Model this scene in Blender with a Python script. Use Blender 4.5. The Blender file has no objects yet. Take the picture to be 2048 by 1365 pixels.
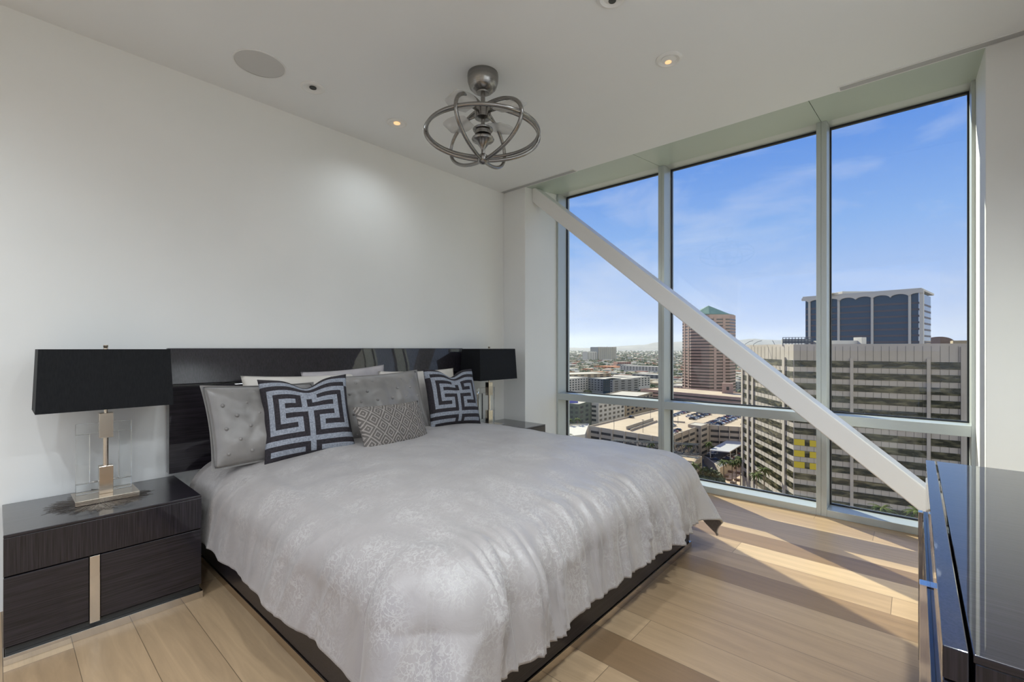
import bpy, bmesh, math, random
from mathutils import Vector, Matrix, noise
PI = math.pi
SC = bpy.context.scene
COL = SC.collection
random.seed(7)

# ------------------------------------------------------------------ camera
CAMX, CAMY, CAMH = 3.09, 0.0, 1.19
YAW = math.radians(41.48)
FPX = 912.6
cam_d = bpy.data.cameras.new('camera')
cam = bpy.data.objects.new('camera', cam_d); COL.objects.link(cam)
cam.location = (CAMX, CAMY, CAMH)
cam.rotation_euler = (PI/2, 0, YAW)
cam_d.sensor_width = 36.0
cam_d.lens = 36.0*FPX/2048
cam_d.shift_y = 14.5/2048
cam_d.clip_start = 0.02; cam_d.clip_end = 60000
SC.camera = cam
# ------------------------------------------------------------------ exposure
SC.view_settings.view_transform = 'Standard'
SC.view_settings.look = 'None'
SC.view_settings.gamma = 1.0
SC.view_settings.use_curve_mapping = False
SC.view_settings.exposure = 0.08
SC.cycles.max_bounces = 10
SC.cycles.diffuse_bounces = 6
SC.cycles.glossy_bounces = 5
SC.cycles.transmission_bounces = 8
SC.cycles.transparent_max_bounces = 16
SC.cycles.caustics_reflective = False
SC.cycles.caustics_refractive = False
SC.cycles.sample_clamp_indirect = 6.0
SC.cycles.use_denoising = True
# ------------------------------------------------------------------ world
W = bpy.data.worlds.new('sky'); SC.world = W; W.use_nodes = True
wn, wl = W.node_tree.nodes, W.node_tree.links
wn.clear()
wo = wn.new('ShaderNodeOutputWorld'); wb = wn.new('ShaderNodeBackground')
tc = wn.new('ShaderNodeTexCoord'); sx = wn.new('ShaderNodeSeparateXYZ')
rp = wn.new('ShaderNodeValToRGB')
wl.new(tc.outputs['Generated'], sx.inputs[0]); wl.new(sx.outputs['Z'], rp.inputs[0])
e = rp.color_ramp.elements
e[0].position = 0.0; e[0].color = (0.52, 0.63, 0.97, 1)
e[1].position = 1.0; e[1].color = (0.05, 0.16, 0.55, 1)
for p, c in ((0.10, (0.45, 0.60, 0.98, 1)), (0.22, (0.27, 0.48, 0.95, 1)), (0.38, (0.125, 0.315, 0.88, 1)), (0.5, (0.075, 0.235, 0.79, 1))):
    q = e.new(p); q.color = c
mp = wn.new('ShaderNodeMapping'); mp.inputs['Scale'].default_value = (2.2, 2.2, 7.0)
mp.inputs['Rotation'].default_value = (0.5, 0.2, 0.4)
nz = wn.new('ShaderNodeTexNoise'); nz.inputs['Scale'].default_value = 2.0; nz.inputs['Detail'].default_value = 7; nz.inputs['Roughness'].default_value = 0.6
nz.inputs['Distortion'].default_value = 0.5
cr = wn.new('ShaderNodeValToRGB'); cr.color_ramp.elements[0].position = 0.46; cr.color_ramp.elements[1].position = 0.85
cr.color_ramp.elements[1].color = (0.6, 0.6, 0.6, 1)
mx = wn.new('ShaderNodeMix'); mx.data_type = 'RGBA'; mx.inputs[7].default_value = (0.75, 0.80, 1.0, 1)
wl.new(tc.outputs['Generated'], mp.inputs[0]); wl.new(mp.outputs[0], nz.inputs[0]); wl.new(nz.outputs[0], cr.inputs[0])
wl.new(cr.outputs[0], mx.inputs[0]); wl.new(rp.outputs[0], mx.inputs[6]); wl.new(mx.outputs[2], wb.inputs[0])
# extra sky brightness added on the unseen side to light the room
mr_ = wn.new('ShaderNodeMapRange'); mr_.inputs[1].default_value = .35; mr_.inputs[2].default_value = .8; mr_.inputs[3].default_value = 0; mr_.inputs[4].default_value = 1
dp_ = wn.new('ShaderNodeVectorMath'); dp_.operation = 'DOT_PRODUCT'; dp_.inputs[1].default_value = (.93, -.36, 0)
wl.new(tc.outputs['Generated'], dp_.inputs[0]); wl.new(dp_.outputs['Value'], mr_.inputs[0])
mb_ = wn.new('ShaderNodeMix'); mb_.data_type = 'RGBA'; mb_.inputs[7].default_value = (1.9, 2.0, 2.1, 1)
wl.new(mr_.outputs[0], mb_.inputs[0]); wl.new(mx.outputs[2], mb_.inputs[6]); wl.new(mb_.outputs[2], wb.inputs[0])
wb.inputs[1].default_value = 0.94
wl.new(wb.outputs[0], wo.inputs[0])
# ------------------------------------------------------------------ sun
sd = bpy.data.lights.new('sun', 'SUN'); sun = bpy.data.objects.new('sun', sd); COL.objects.link(sun)
sun.rotation_euler = Vector((1.69, -1.0, -1.24)).to_track_quat('-Z', 'Y').to_euler()
sun.location = (-20, 15, 14)
sd.energy = 9.0; sd.angle = math.radians(0.55); sd.color = (1.0, 0.955, 0.79)

DOWNLIGHT_W = 46.0     # ceiling downlights, used by their builder

# ================================================================== helpers
class MB:
    def __init__(s): s.v = []; s.f = []; s.mi = []
    def add(s, vs, fs, mi=0):
        n = len(s.v); s.v += [tuple(v) for v in vs]
        for f in fs: s.f.append(tuple(i+n for i in f)); s.mi.append(mi)
        return s
    def box(s, x0, x1, y0, y1, z0, z1, mi=0):
        return s.add([(x0,y0,z0),(x1,y0,z0),(x1,y1,z0),(x0,y1,z0),(x0,y0,z1),(x1,y0,z1),(x1,y1,z1),(x0,y1,z1)],
                     [(0,3,2,1),(4,5,6,7),(0,1,5,4),(1,2,6,5),(2,3,7,6),(3,0,4,7)], mi)
    def prism(s, poly, z0, z1, mi=0):
        n = len(poly)
        a = sum(poly[i][0]*poly[(i+1) % n][1]-poly[(i+1) % n][0]*poly[i][1] for i in range(n))
        if a < 0: poly = poly[::-1]
        vs = [(p[0], p[1], z0) for p in poly]+[(p[0], p[1], z1) for p in poly]
        return s.add(vs, [tuple(range(n-1, -1, -1)), tuple(range(n, 2*n))]+[(i, (i+1) % n, n+(i+1) % n, n+i) for i in range(n)], mi)
    def slab(s, a, b, off, z0, z1, mi=0):
        """box along the ground line a-b, pushed out by off=(o0,o1) along its right-hand normal"""
        a = Vector(a[:2]); b = Vector(b[:2]); d = (b-a).normalized(); n = Vector((d.y, -d.x))
        return s.prism([tuple(a+n*off[0]), tuple(b+n*off[0]), tuple(b+n*off[1]), tuple(a+n*off[1])], z0, z1, mi)
    def tube(s, pts, r, n=10, closed=False, mi=0, caps=True):
        P = [Vector(p) for p in pts]; m = len(P); rr = r if isinstance(r, (list, tuple)) else [r]*m
        vs = []; ref = None
        for i in range(m):
            if closed: t = (P[(i+1) % m]-P[i-1]).normalized()
            else: t = (P[min(i+1, m-1)]-P[max(i-1, 0)]).normalized()
            if ref is None: ref = Vector((0, 0, 1)) if abs(t.z) < .9 else Vector((1, 0, 0))
            u = (ref - t*ref.dot(t)).normalized(); w = t.cross(u); ref = u
            for k in range(n):
                a = 2*PI*k/n; vs.append(P[i]+(u*math.cos(a)+w*math.sin(a))*rr[i])
        fs = []
        for i in range(m if closed else m-1):
            j = (i+1) % m
            for k in range(n): fs.append((i*n+k, i*n+(k+1) % n, j*n+(k+1) % n, j*n+k))
        if caps and not closed: fs += [tuple(range(n-1, -1, -1)), tuple(range((m-1)*n, m*n))]
        return s.add(vs, fs, mi)
    def lathe(s, prof, c=(0, 0, 0), n=32, mi=0, caps=True):
        vs = []; m = len(prof)
        for r, z in prof:
            for k in range(n):
                a = 2*PI*k/n; vs.append((c[0]+r*math.cos(a), c[1]+r*math.sin(a), c[2]+z))
        fs = [(i*n+k, i*n+(k+1) % n, (i+1)*n+(k+1) % n, (i+1)*n+k) for i in range(m-1) for k in range(n)]
        if prof[0][0] > 1e-6 and caps: fs.append(tuple(range(n-1, -1, -1)))
        if prof[-1][0] > 1e-6 and caps: fs.append(tuple(range((m-1)*n, m*n)))
        return s.add(vs, fs, mi)
    def xf(s, M):
        s.v = [tuple(M @ Vector(v)) for v in s.v]; return s
    def build(s, name, mats, parent=None, bevel=0, smooth=False, seg=2, solid=0, fix=True):
        me = bpy.data.meshes.new(name); me.from_pydata(s.v, [], s.f)
        if not isinstance(mats, (list, tuple)): mats = [mats]
        for m in mats: me.materials.append(m)
        if len(mats) > 1: me.polygons.foreach_set('material_index', s.mi)
        if fix:
            bm = bmesh.new(); bm.from_mesh(me); bmesh.ops.recalc_face_normals(bm, faces=bm.faces); bm.to_mesh(me); bm.free()
        if smooth:
            me.polygons.foreach_set('use_smooth', [True]*len(me.polygons))
        o = bpy.data.objects.new(name, me); COL.objects.link(o)
        if parent is not None: o.parent = parent
        if smooth == 'auto':
            md = o.modifiers.new('edges', 'EDGE_SPLIT'); md.split_angle = math.radians(40)
        if solid:
            md = o.modifiers.new('solid', 'SOLIDIFY'); md.thickness = solid; md.offset = 0
        if bevel:
            md = o.modifiers.new('bevel', 'BEVEL'); md.width = bevel; md.segments = seg; md.limit_method = 'ANGLE'
            md.angle_limit = math.radians(40); md.harden_normals = False
        return o
def tag(o, label=None, cat=None, group=None, kind=None):
    if label: o['label'] = label
    if cat: o['category'] = cat
    if group: o['group'] = group
    if kind: o['kind'] = kind
    return o
def empty(name, loc=(0, 0, 0), rz=0, label=None, cat=None, group=None, kind=None):
    o = bpy.data.objects.new(name, None); COL.objects.link(o); o.location = loc; o.rotation_euler = (0, 0, rz)
    o.empty_display_size = .1
    return tag(o, label, cat, group, kind)
def dup(root, loc, rz=0, label=None, group=None):
    r = root.copy(); COL.objects.link(r); r.location = loc; r.rotation_euler = (0, 0, rz)
    if label: r['label'] = label
    if group: r['group'] = group
    for ch in root.children:
        c = ch.copy(); COL.objects.link(c); c.parent = r
        for g in ch.children:
            d = g.copy(); COL.objects.link(d); d.parent = c
    return r
def struct(o): o['kind'] = 'structure'; return o

# ------------------------------------------------------------------ materials
def mat(name, col, rough=.5, metal=0, **k):
    m = bpy.data.materials.new(name); m.use_nodes = True
    b = m.node_tree.nodes['Principled BSDF']
    b.inputs['Base Color'].default_value = (*col, 1); b.inputs['Roughness'].default_value = rough; b.inputs['Metallic'].default_value = metal
    for kk, v in k.items():
        b.inputs[kk].default_value = v
    return m
def nodes(m): return m.node_tree.nodes, m.node_tree.links, m.node_tree.nodes['Principled BSDF']
def noise_col(m, c0, c1, scale=5, stretch=(1, 1, 1), detail=4, lo=.35, hi=.65, bump=0, dist=.01, rot=(0, 0, 0), coord='Object'):
    n, l, b = nodes(m)
    t = n.new('ShaderNodeTexCoord'); mp = n.new('ShaderNodeMapping'); mp.inputs['Scale'].default_value = stretch; mp.inputs['Rotation'].default_value = rot
    z = n.new('ShaderNodeTexNoise'); z.inputs['Scale'].default_value = scale; z.inputs['Detail'].default_value = detail
    r = n.new('ShaderNodeValToRGB'); r.color_ramp.elements[0].position = lo; r.color_ramp.elements[1].position = hi
    r.color_ramp.elements[0].color = (*c0, 1); r.color_ramp.elements[1].color = (*c1, 1)
    l.new(t.outputs[coord], mp.inputs[0]); l.new(mp.outputs[0], z.inputs[0]); l.new(z.outputs[0], r.inputs[0]); l.new(r.outputs[0], b.inputs['Base Color'])
    if bump:
        bp = n.new('ShaderNodeBump'); bp.inputs['Strength'].default_value = bump; bp.inputs['Distance'].default_value = dist
        l.new(z.outputs[0], bp.inputs['Height']); l.new(bp.outputs[0], b.inputs['Normal'])
    return m
M_wall = noise_col(mat('white_paint', (.78, .78, .77), .55), (.76, .765, .755), (.79, .79, .78), 1.5)
M_ceil = noise_col(mat('ceiling_paint', (.72, .72, .715), .7), (.765, .78, .795), (.785, .80, .815), 1.3)
M_soffit = mat('soffit_panel', (.46, .53, .47), .35)
M_alu = mat('window_aluminium', (.50, .535, .525), .35, .25)
M_gasket = mat('black_gasket', (.012, .012, .014), .5)
M_beam = mat('white_enamel', (.80, .79, .78), .32)
M_chrome = mat('polished_chrome', (.72, .70, .68), .06, 1.0)
M_nickel = noise_col(mat('brushed_nickel', (.42, .40, .38), .24, 1.0), (.25, .24, .23), (.33, .315, .30), 8, (1, 1, 40))
M_lampmetal = mat('champagne_nickel', (.62, .54, .45), .16, 1.0)
M_black = mat('black_plastic', (.01, .01, .01), .4)
M_white = mat('white_plastic', (.75, .75, .75), .4)
M_grille = mat('speaker_grille', (.56, .56, .56), .8)
M_slot = mat('diffuser_metal', (.40, .40, .41), .5)

def lacquer(name, axis):
    m = mat(name, (.02, .018, .022), .35)
    st = {'x': (6, 260, 260), 'y': (260, 6, 260), 'z': (260, 260, 6)}[axis]
    noise_col(m, (.005, .0042, .0058), (.025, .021, .028), 1.0, st, 3, .3, .72)
    b = m.node_tree.nodes['Principled BSDF']
    b.inputs['Coat Weight'].default_value = 1.0; b.inputs['Coat Roughness'].default_value = .025; b.inputs['Coat IOR'].default_value = 1.42; b.inputs['Specular IOR Level'].default_value = .2
    return m
M_lac_z = lacquer('dark_lacquer_vertical_grain', 'z')
M_lac_y = lacquer('dark_lacquer_horizontal_grain', 'y')
M_rail = lacquer('dark_rail_lacquer', 'y')
M_rail.node_tree.nodes['Principled BSDF'].inputs['Coat Weight'].default_value = .4
M_rail.node_tree.nodes['Principled BSDF'].inputs['Coat Roughness'].default_value = .15

# oak floor: planks run along X
M_floor = mat('oak_planks', (.5, .38, .27), .36)
n, l, b = nodes(M_floor)
def mth(op, a=None, c=None, d=None):
    q = n.new('ShaderNodeMath'); q.operation = op
    for i_, v_ in enumerate((a, c, d)):
        if v_ is None: continue
        if hasattr(v_, 'is_linked') or hasattr(v_, 'links'): l.new(v_, q.inputs[i_])
        else: q.inputs[i_].default_value = v_
    return q.outputs[0]
tcn = n.new('ShaderNodeTexCoord'); sp_x = n.new('ShaderNodeSeparateXYZ'); l.new(tcn.outputs['Object'], sp_x.inputs[0])
yy = mth('DIVIDE', mth('ADD', sp_x.outputs['Y'], 10*.188-.017), .188); row = mth('FLOOR', yy); fy = mth('FRACT', yy)
wn1 = n.new('ShaderNodeTexWhiteNoise'); wn1.noise_dimensions = '1D'; l.new(row, wn1.inputs['W'])
xx = mth('DIVIDE', mth('ADD', sp_x.outputs['X'], mth('MULTIPLY', wn1.outputs['Value'], 1.9)), 1.9); colx = mth('FLOOR', xx); fx = mth('FRACT', xx)
wn2 = n.new('ShaderNodeTexWhiteNoise'); wn2.noise_dimensions = '2D'; cb = n.new('ShaderNodeCombineXYZ'); l.new(row, cb.inputs[0]); l.new(colx, cb.inputs[1]); l.new(cb.outputs[0], wn2.inputs['Vector'])
gy = mth('MULTIPLY', mth('MINIMUM', fy, mth('SUBTRACT', 1.0, fy)), .188); gx = mth('MULTIPLY', mth('MINIMUM', fx, mth('SUBTRACT', 1.0, fx)), 1.9)
gap = mth('LESS_THAN', mth('MINIMUM', gx, gy), .0011)
tone = n.new('ShaderNodeValToRGB'); el = tone.color_ramp.elements
el[0].position = 0; el[0].color = (.22, .138, .074, 1); el[1].position = 1; el[1].color = (.53, .38, .23, 1)
for p, c in ((.25, (.35, .235, .135, 1)), (.5, (.46, .32, .19, 1)), (.8, (.38, .26, .152, 1))):
    q = el.new(p); q.color = c
l.new(wn2.outputs['Value'], tone.inputs[0])
vadd = n.new('ShaderNodeVectorMath'); vadd.operation = 'MULTIPLY_ADD'; vadd.inputs[1].default_value = (7, 17, 5)
mp2 = n.new('ShaderNodeMapping'); mp2.inputs['Scale'].default_value = (1.2, 13, 1)
l.new(wn2.outputs['Color'], vadd.inputs[0]); l.new(tcn.outputs['Object'], vadd.inputs[2]); l.new(vadd.outputs[0], mp2.inputs[0])
gr = n.new('ShaderNodeTexNoise'); gr.inputs['Scale'].default_value = 1.4; gr.inputs['Detail'].default_value = 9; gr.inputs['Distortion'].default_value = 1.6; gr.inputs['Roughness'].default_value = .68
l.new(mp2.outputs[0], gr.inputs[0])
wv0 = n.new('ShaderNodeTexWave'); wv0.bands_direction = 'Y'; wv0.inputs['Scale'].default_value = .35; wv0.inputs['Distortion'].default_value = 7; wv0.inputs['Detail'].default_value = 3; wv0.inputs['Detail Scale'].default_value = .6
l.new(mp2.outputs[0], wv0.inputs[0])
gsum = mth('ADD', mth('MULTIPLY', gr.outputs[0], .92), mth('MULTIPLY', wv0.outputs[0], .08))
gm = n.new('ShaderNodeMapRange'); gm.inputs[1].default_value = .25; gm.inputs[2].default_value = .75; gm.inputs[3].default_value = .80; gm.inputs[4].default_value = 1.14
l.new(gsum, gm.inputs[0])
mul = n.new('ShaderNodeMix'); mul.data_type = 'RGBA'; mul.blend_type = 'MULTIPLY'; mul.inputs[0].default_value = 1
l.new(tone.outputs[0], mul.inputs[6]); l.new(gm.outputs[0], mul.inputs[7])
mor = n.new('ShaderNodeMix'); mor.data_type = 'RGBA'; mor.inputs[7].default_value = (.14, .095, .055, 1)
l.new(gap, mor.inputs[0]); l.new(mul.outputs[2], mor.inputs[6]); l.new(mor.outputs[2], b.inputs['Base Color'])

# window glass: tinted pass-through plus Fresnel reflection
def pane_glass(name, tint):
    m = bpy.data.materials.new(name); m.use_nodes = True
    n, l = m.node_tree.nodes, m.node_tree.links; n.clear()
    o = n.new('ShaderNodeOutputMaterial'); mx = n.new('ShaderNodeMixShader'); tr = n.new('ShaderNodeBsdfTransparent'); g = n.new('ShaderNodeBsdfGlossy')
    lw = n.new('ShaderNodeLayerWeight'); pw = n.new('ShaderNodeMath'); pw.operation = 'POWER'; pw.inputs[1].default_value = 5
    ma = n.new('ShaderNodeMath'); ma.operation = 'MULTIPLY_ADD'; ma.inputs[1].default_value = .96; ma.inputs[2].default_value = .03
    tr.inputs[0].default_value = (*tint, 1); g.inputs['Roughness'].default_value = .0
    l.new(lw.outputs['Facing'], pw.inputs[0]); l.new(pw.outputs[0], ma.inputs[0]); l.new(ma.outputs[0], mx.inputs[0])
    l.new(tr.outputs[0], mx.inputs[1]); l.new(g.outputs[0], mx.inputs[2]); l.new(mx.outputs[0], o.inputs[0])
    return m
M_glass = pane_glass('window_glass', (.94, .965, .955))
M_acrylic = mat('clear_acrylic', (.97, .985, .98), .01, 0, IOR=1.49)
M_acrylic.node_tree.nodes['Principled BSDF'].inputs['Transmission Weight'].default_value = 1.0
M_blade = mat('frosted_blade', (.78, .78, .78), .3)
M_blade.node_tree.nodes['Principled BSDF'].inputs['Alpha'].default_value = .5

# ================================================================== room shell
Y1, YW, YG = 3.37, 3.88, 4.04
HC, HW = 2.74, 2.816
XR, YB = 3.68, -2.2
struct(MB().box(-.2, 3.9, -2.4, 4.10, -.12, 0).build('floor', M_floor))
struct(MB().box(-.2, 3.9, -2.4, Y1, HC, HC+.25).build('ceiling', M_ceil))
struct(MB().box(-.2, 0, -2.4, 4.10, 0, HC+.1).build('wall_left', M_wall))
# right wall, with a tall unseen opening added behind the camera to let in light
w = MB(); w.box(XR, 3.9, -.1, 4.10, 0, HC+.1); w.box(XR, 3.9, -2.4, -2.1, 0, HC+.1); w.box(XR, 3.9, -2.1, -.1, 0, .1); w.box(XR, 3.9, -2.1, -.1, 2.62, HC+.1)
struct(w.build('wall_right', M_wall))
# back wall with a wide unseen opening, added for the light it lets in
w = MB(); w.box(0, .3, YB-.2, YB, 0, HC); w.box(3.4, XR, YB-.2, YB, 0, HC); w.box(.3, 3.4, YB-.2, YB, 0, .08); w.box(.3, 3.4, YB-.2, YB, 2.65, HC)
struct(w.build('wall_back', M_wall))
# returns either side of the glazing
struct(MB().box(0, .28, Y1, 4.10, 0, HW).build('wall_front_left_return', M_wall, bevel=.004))
struct(MB().box(3.36, XR, Y1, 4.10, 0, HW).build('wall_front_right_return', M_wall, bevel=.004))
# soffit between ceiling edge and window head, two panels with a joint
for i, (a, c) in enumerate(((.0, 1.398), (1.402, 2.587), (2.591, 3.68))):
    s_ = MB(); s_.add([(a, Y1, HC), (c, Y1, HC), (c, YG+.06, HW+.006), (a, YG+.06, HW+.006), (a, Y1, HC+.25), (c, Y1, HC+.25), (c, YG+.06, HC+.25), (a, YG+.06, HC+.25)],
                      [(0, 3, 2, 1), (4, 5, 6, 7), (0, 1, 5, 4), (1, 2, 6, 5), (2, 3, 7, 6), (3, 0, 4, 7)])
    struct(s_.build('trim_%d' % (i+1), M_soffit))
# window bays
for i, (x0, x1, fl, fr_) in enumerate(((.28, 1.412, .022, .027), (1.4125, 2.5875, .0265, .0285), (2.588, 3.36, .034, .018))):
    wr = empty('window_%d' % (i+1), (0, 0, 0), kind='structure')
    f = MB(); a, c = x0+fl, x1-fr_
    f.box(x0, a, YW, YG+.05, 0, HW); f.box(c, x1, YW, YG+.05, 0, HW)
    f.box(a, c, YW, YG+.05, 2.80, HW); f.box(a, c, YW, YG+.05, 0, .05)
    f.build('window_frame', M_alu, wr, bevel=.002)
    MB().box(a, c, YW, YG+.05, .655, .722).build('transom', M_alu, wr, bevel=.002)
    g = MB(); gy0, gy1 = YG-.012, YG+.012; q = .009
    for z0, z1 in ((.05, .655), (.722, 2.80)):
        g.box(a, a+q, gy0, gy1, z0, z1); g.box(c-q, c, gy0, gy1, z0, z1); g.box(a+q, c-q, gy0, gy1, z0, z0+q); g.box(a+q, c-q, gy0, gy1, z1-q*1.6, z1)
    g.build('gasket', M_gasket, wr)
    MB().box(a+q/2, c-q/2, YG-.002, YG+.002, .05+q/2, .655-q/2).build('glass_pane', M_glass, wr)
    MB().box(a+q/2, c-q/2, YG-.002, YG+.002, .722+q/2, 2.80-q/2).build('glass_pane', M_glass, wr)
# diagonal steel brace
b0, b1 = Vector((.28, 0, 2.705)), Vector((3.358, 0, .132))
bm_ = MB(); d = (b1-b0).normalized(); nn = Vector((-d.z, 0, d.x)); hw = .061
if nn.z < 0: nn = -nn
c0 = b0 - d*0.0; vs = []
for yy in (3.475, 3.625):
    for P in (b0, b1):
        for sg in (-1, 1):
            k = Vector((0, 0, sg*hw/abs(d.x)))
            vs.append((P.x, yy, P.z+k.z))
bm_.add(vs, [(0, 1, 3, 2), (4, 6, 7, 5), (0, 2, 6, 4), (1, 5, 7, 3), (0, 4, 5, 1), (2, 3, 7, 6)])
tag(bm_.build('diagonal_brace', M_beam, bevel=.008, seg=3), 'white square steel brace slanting down across all three window panes', 'beam')
# linear air slots at the ceiling edge
for nm, xa, xb, lab in (('left', .005, .877, 'short slim grey air slot in the ceiling edge near the headboard wall'), ('right', 2.744, 3.67, 'slim grey air slot in the ceiling edge above the right window pane')):
    t = empty('air_slot', ((xa+xb)/2, 3.335, HC), label=lab, cat='air vent')
    L = (xb-xa)/2
    fr = MB(); fr.box(-L, L, -.030, -.024, -.004, .0); fr.box(-L, L, .028, .034, -.004, 0); fr.box(-L, -L+.008, -.024, .028, -.004, 0); fr.box(L-.008, L, -.024, .028, -.004, 0)
    fr.build('frame', M_white, t)
    MB().box(-L+.008, L-.008, -.024, .028, -.002, .0).build('slat', M_slot, t)
# ceiling speaker
t = empty('ceiling_speaker', (.415, .953, HC), label='large round grey speaker grille flush in the ceiling', cat='speaker')
MB().lathe([(.122, 0), (.128, 0), (.128, -.004), (.122, -.004)], n=48, caps=False).build('rim', M_white, t, smooth='auto')
MB().lathe([(.122, 0), (.122, -.003), (0, -.0045)], n=48).build('grille', M_grille, t, smooth='auto')
# downlights
M_bulb_off = mat('dark_lens', (.01, .01, .01), .2)
M_bulb = mat('warm_lens', (.9, .6, .35), .4); M_bulb.node_tree.nodes['Principled BSDF'].inputs['Emission Color'].default_value = (1, .62, .3, 1)
M_bulb.node_tree.nodes['Principled BSDF'].inputs['Emission Strength'].default_value = .8
def downlight(x, y, R, hole, lab, lit, power, tilt=(0, 0, 0)):
    t = empty('downlight', (x, y, HC), label=lab, cat='ceiling light', group='recessed ceiling downlights')
    MB().lathe([(hole, -.001), (R*.72, -.006), (R*.80, -.009), (R, -.004), (R, 0), (hole, 0)], n=40, caps=False).build('trim_ring', M_white, t, smooth='auto')
    if hole > .03:
        MB().lathe([(hole, -.001), (hole*.97, -.0035), (0, -.0035)], n=32).build('baffle', M_white, t, smooth='auto')
        MB().lathe([(.017, -.0036), (.016, -.006), (0, -.006)], (-.010, .016, 0), n=24).build('lens', M_bulb if lit else M_bulb_off, t, smooth='auto')
    else:
        MB().lathe([(hole, -.001), (hole*.97, -.0055), (0, -.0055)], n=24).build('lens', M_bulb if lit else M_bulb_off, t, smooth='auto')
    if power:
        ld = bpy.data.lights.new('downlight_lamp', 'SPOT'); lo = bpy.data.objects.new('downlight_lamp', ld); COL.objects.link(lo)
        lo.parent = t; lo.location = (0, 0, -.03); ld.energy = power; ld.spot_size = math.radians(150); ld.spot_blend = 1.0; ld.color = (.86, .94, 1); ld.shadow_soft_size = .04
        lo.rotation_euler = tilt
downlight(.41, 1.247, .068, .020, 'round white ceiling downlight with a dark centre, next to the round speaker', False, 0)
downlight(.42, 1.826, .068, .022, 'round white ceiling downlight glowing amber, between the speaker and the ring fan', True, DOWNLIGHT_W*.2)
downlight(2.10, 2.389, .068, .040, 'round white ceiling downlight by the windows, right of the ring fan', True, DOWNLIGHT_W*.25)
downlight(2.09, 1.80, .068, .040, 'round white ceiling downlight cut off by the top edge of the photo', False, DOWNLIGHT_W*.25)
for x_, y_, l_ in ((2.1, .7, 'above the foot of the bed'), (3.25, 1.6, 'above the far half of the dresser'), (3.25, .7, 'above the near end of the dresser'), (2.1, -.3, 'just behind the camera'),
                   (3.2, -.3, 'behind the camera by the right wall'), (1.0, -.6, 'behind the camera by the headboard wall'), (1.0, -1.5, 'in the back left corner'), (2.6, -1.5, 'in the back right corner')):
    downlight(x_, y_, .068, .040, 'added unseen round white ceiling downlight '+l_, False, DOWNLIGHT_W*(2.0 if x_ == 3.25 else .3 if y_ == .7 else 1))  # out-of-view downlights, added to brighten the room

# ================================================================== bed
M_cream = noise_col(mat('cream_cotton', (.62, .58, .53), .8), (.58, .545, .50), (.66, .62, .575), 6, bump=.1)
M_lilac = noise_col(mat('lilac_cotton', (.42, .39, .40), .8), (.38, .355, .365), (.46, .43, .44), 9, bump=.1)
bed = empty('bed', (0, 0, 0), label='low king bed with a tall dark lacquered headboard against the white wall', cat='bed')
hb = MB()
hb.add([(.02, .616, 1.19), (.045, .616, 1.19), (.085, .618, .992), (.02, .618, .992), (.02, 2.776, 1.19), (.045, 2.776, 1.19), (.085, 2.79, .985), (.02, 2.79, .985)],
       [(0, 1, 2, 3), (4, 7, 6, 5), (0, 4, 5, 1), (1, 5, 6, 2), (2, 6, 7, 3), (3, 7, 4, 0)])
hbo = hb.build('headboard', M_lac_z, bed, bevel=.004)
MB().box(.02, .075, .618, 2.79, .51, .980).build('lower_headboard_panel', M_lac_y, hbo, bevel=.003)
MB().box(.02, .07, .80, 2.70, .02, .505).build('headboard_support', M_lac_y, hbo)
r = MB(); r.box(.09, 2.077, .76, .80, .035, .34); r.build('side_rail', M_rail, bed, bevel=.006)
MB().box(.09, 2.077, 2.715, 2.755, .035, .34).build('side_rail', M_rail, bed, bevel=.006)
MB().box(2.037, 2.079, .801, 2.714, .035, .34).build('foot_rail', M_rail, bed, bevel=.006)
p_ = MB(); p_.box(.10, 2.085, .755, .775, 0, .034); p_.box(.10, 2.085, 2.740, 2.76, 0, .034); p_.box(2.065, 2.085, .775, 2.740, 0, .034)
p_.build('plinth', M_lampmetal, bed)
tag(MB().box(.11, 2.03, .81, 2.705, .12, .54).build('mattress', M_cream, bevel=.05, seg=4), 'cream mattress lying inside the dark bed frame under the comforter', 'mattress')

# comforter
M_comf = mat('jacquard_satin', (.62, .59, .57), .42)
n, l, b = nodes(M_comf)
t_ = n.new('ShaderNodeTexCoord')
v1 = n.new('ShaderNodeTexVoronoi'); v1.inputs['Scale'].default_value = 6.5; v1.feature = 'F1'
z1 = n.new('ShaderNodeTexNoise'); z1.inputs['Scale'].default_value = 17; z1.inputs['Detail'].default_value = 2.5; z1.inputs['Distortion'].default_value = 2.2
wv = n.new('ShaderNodeTexWave'); wv.wave_type = 'RINGS'; wv.rings_direction = 'SPHERICAL'; wv.inputs['Scale'].default_value = 12; wv.inputs['Distortion'].default_value = 14; wv.inputs['Detail'].default_value = 4; wv.inputs['Detail Scale'].default_value = 3
l.new(t_.outputs['Object'], v1.inputs['Vector']); l.new(t_.outputs['Object'], z1.inputs[0]); l.new(t_.outputs['Object'], wv.inputs['Vector'])
r1 = n.new('ShaderNodeValToRGB'); r1.color_ramp.elements[0].position = .4; r1.color_ramp.elements[1].position = .75
r1.color_ramp.elements[0].color = (1, 1, 1, 1); r1.color_ramp.elements[1].color = (0, 0, 0, 1)
mm = n.new('ShaderNodeMath'); mm.operation = 'MULTIPLY'; l.new(v1.outputs['Distance'], r1.inputs[0])
r2 = n.new('ShaderNodeValToRGB'); r2.color_ramp.elements[0].position = .455; r2.color_ramp.elements[1].position = .545; r2.color_ramp.elements[1].color = (0, 0, 0, 1)
q_ = r2.color_ramp.elements.new(.5); q_.color = (1, 1, 1, 1)
l.new(z1.outputs[0], r2.inputs[0]); 
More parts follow.
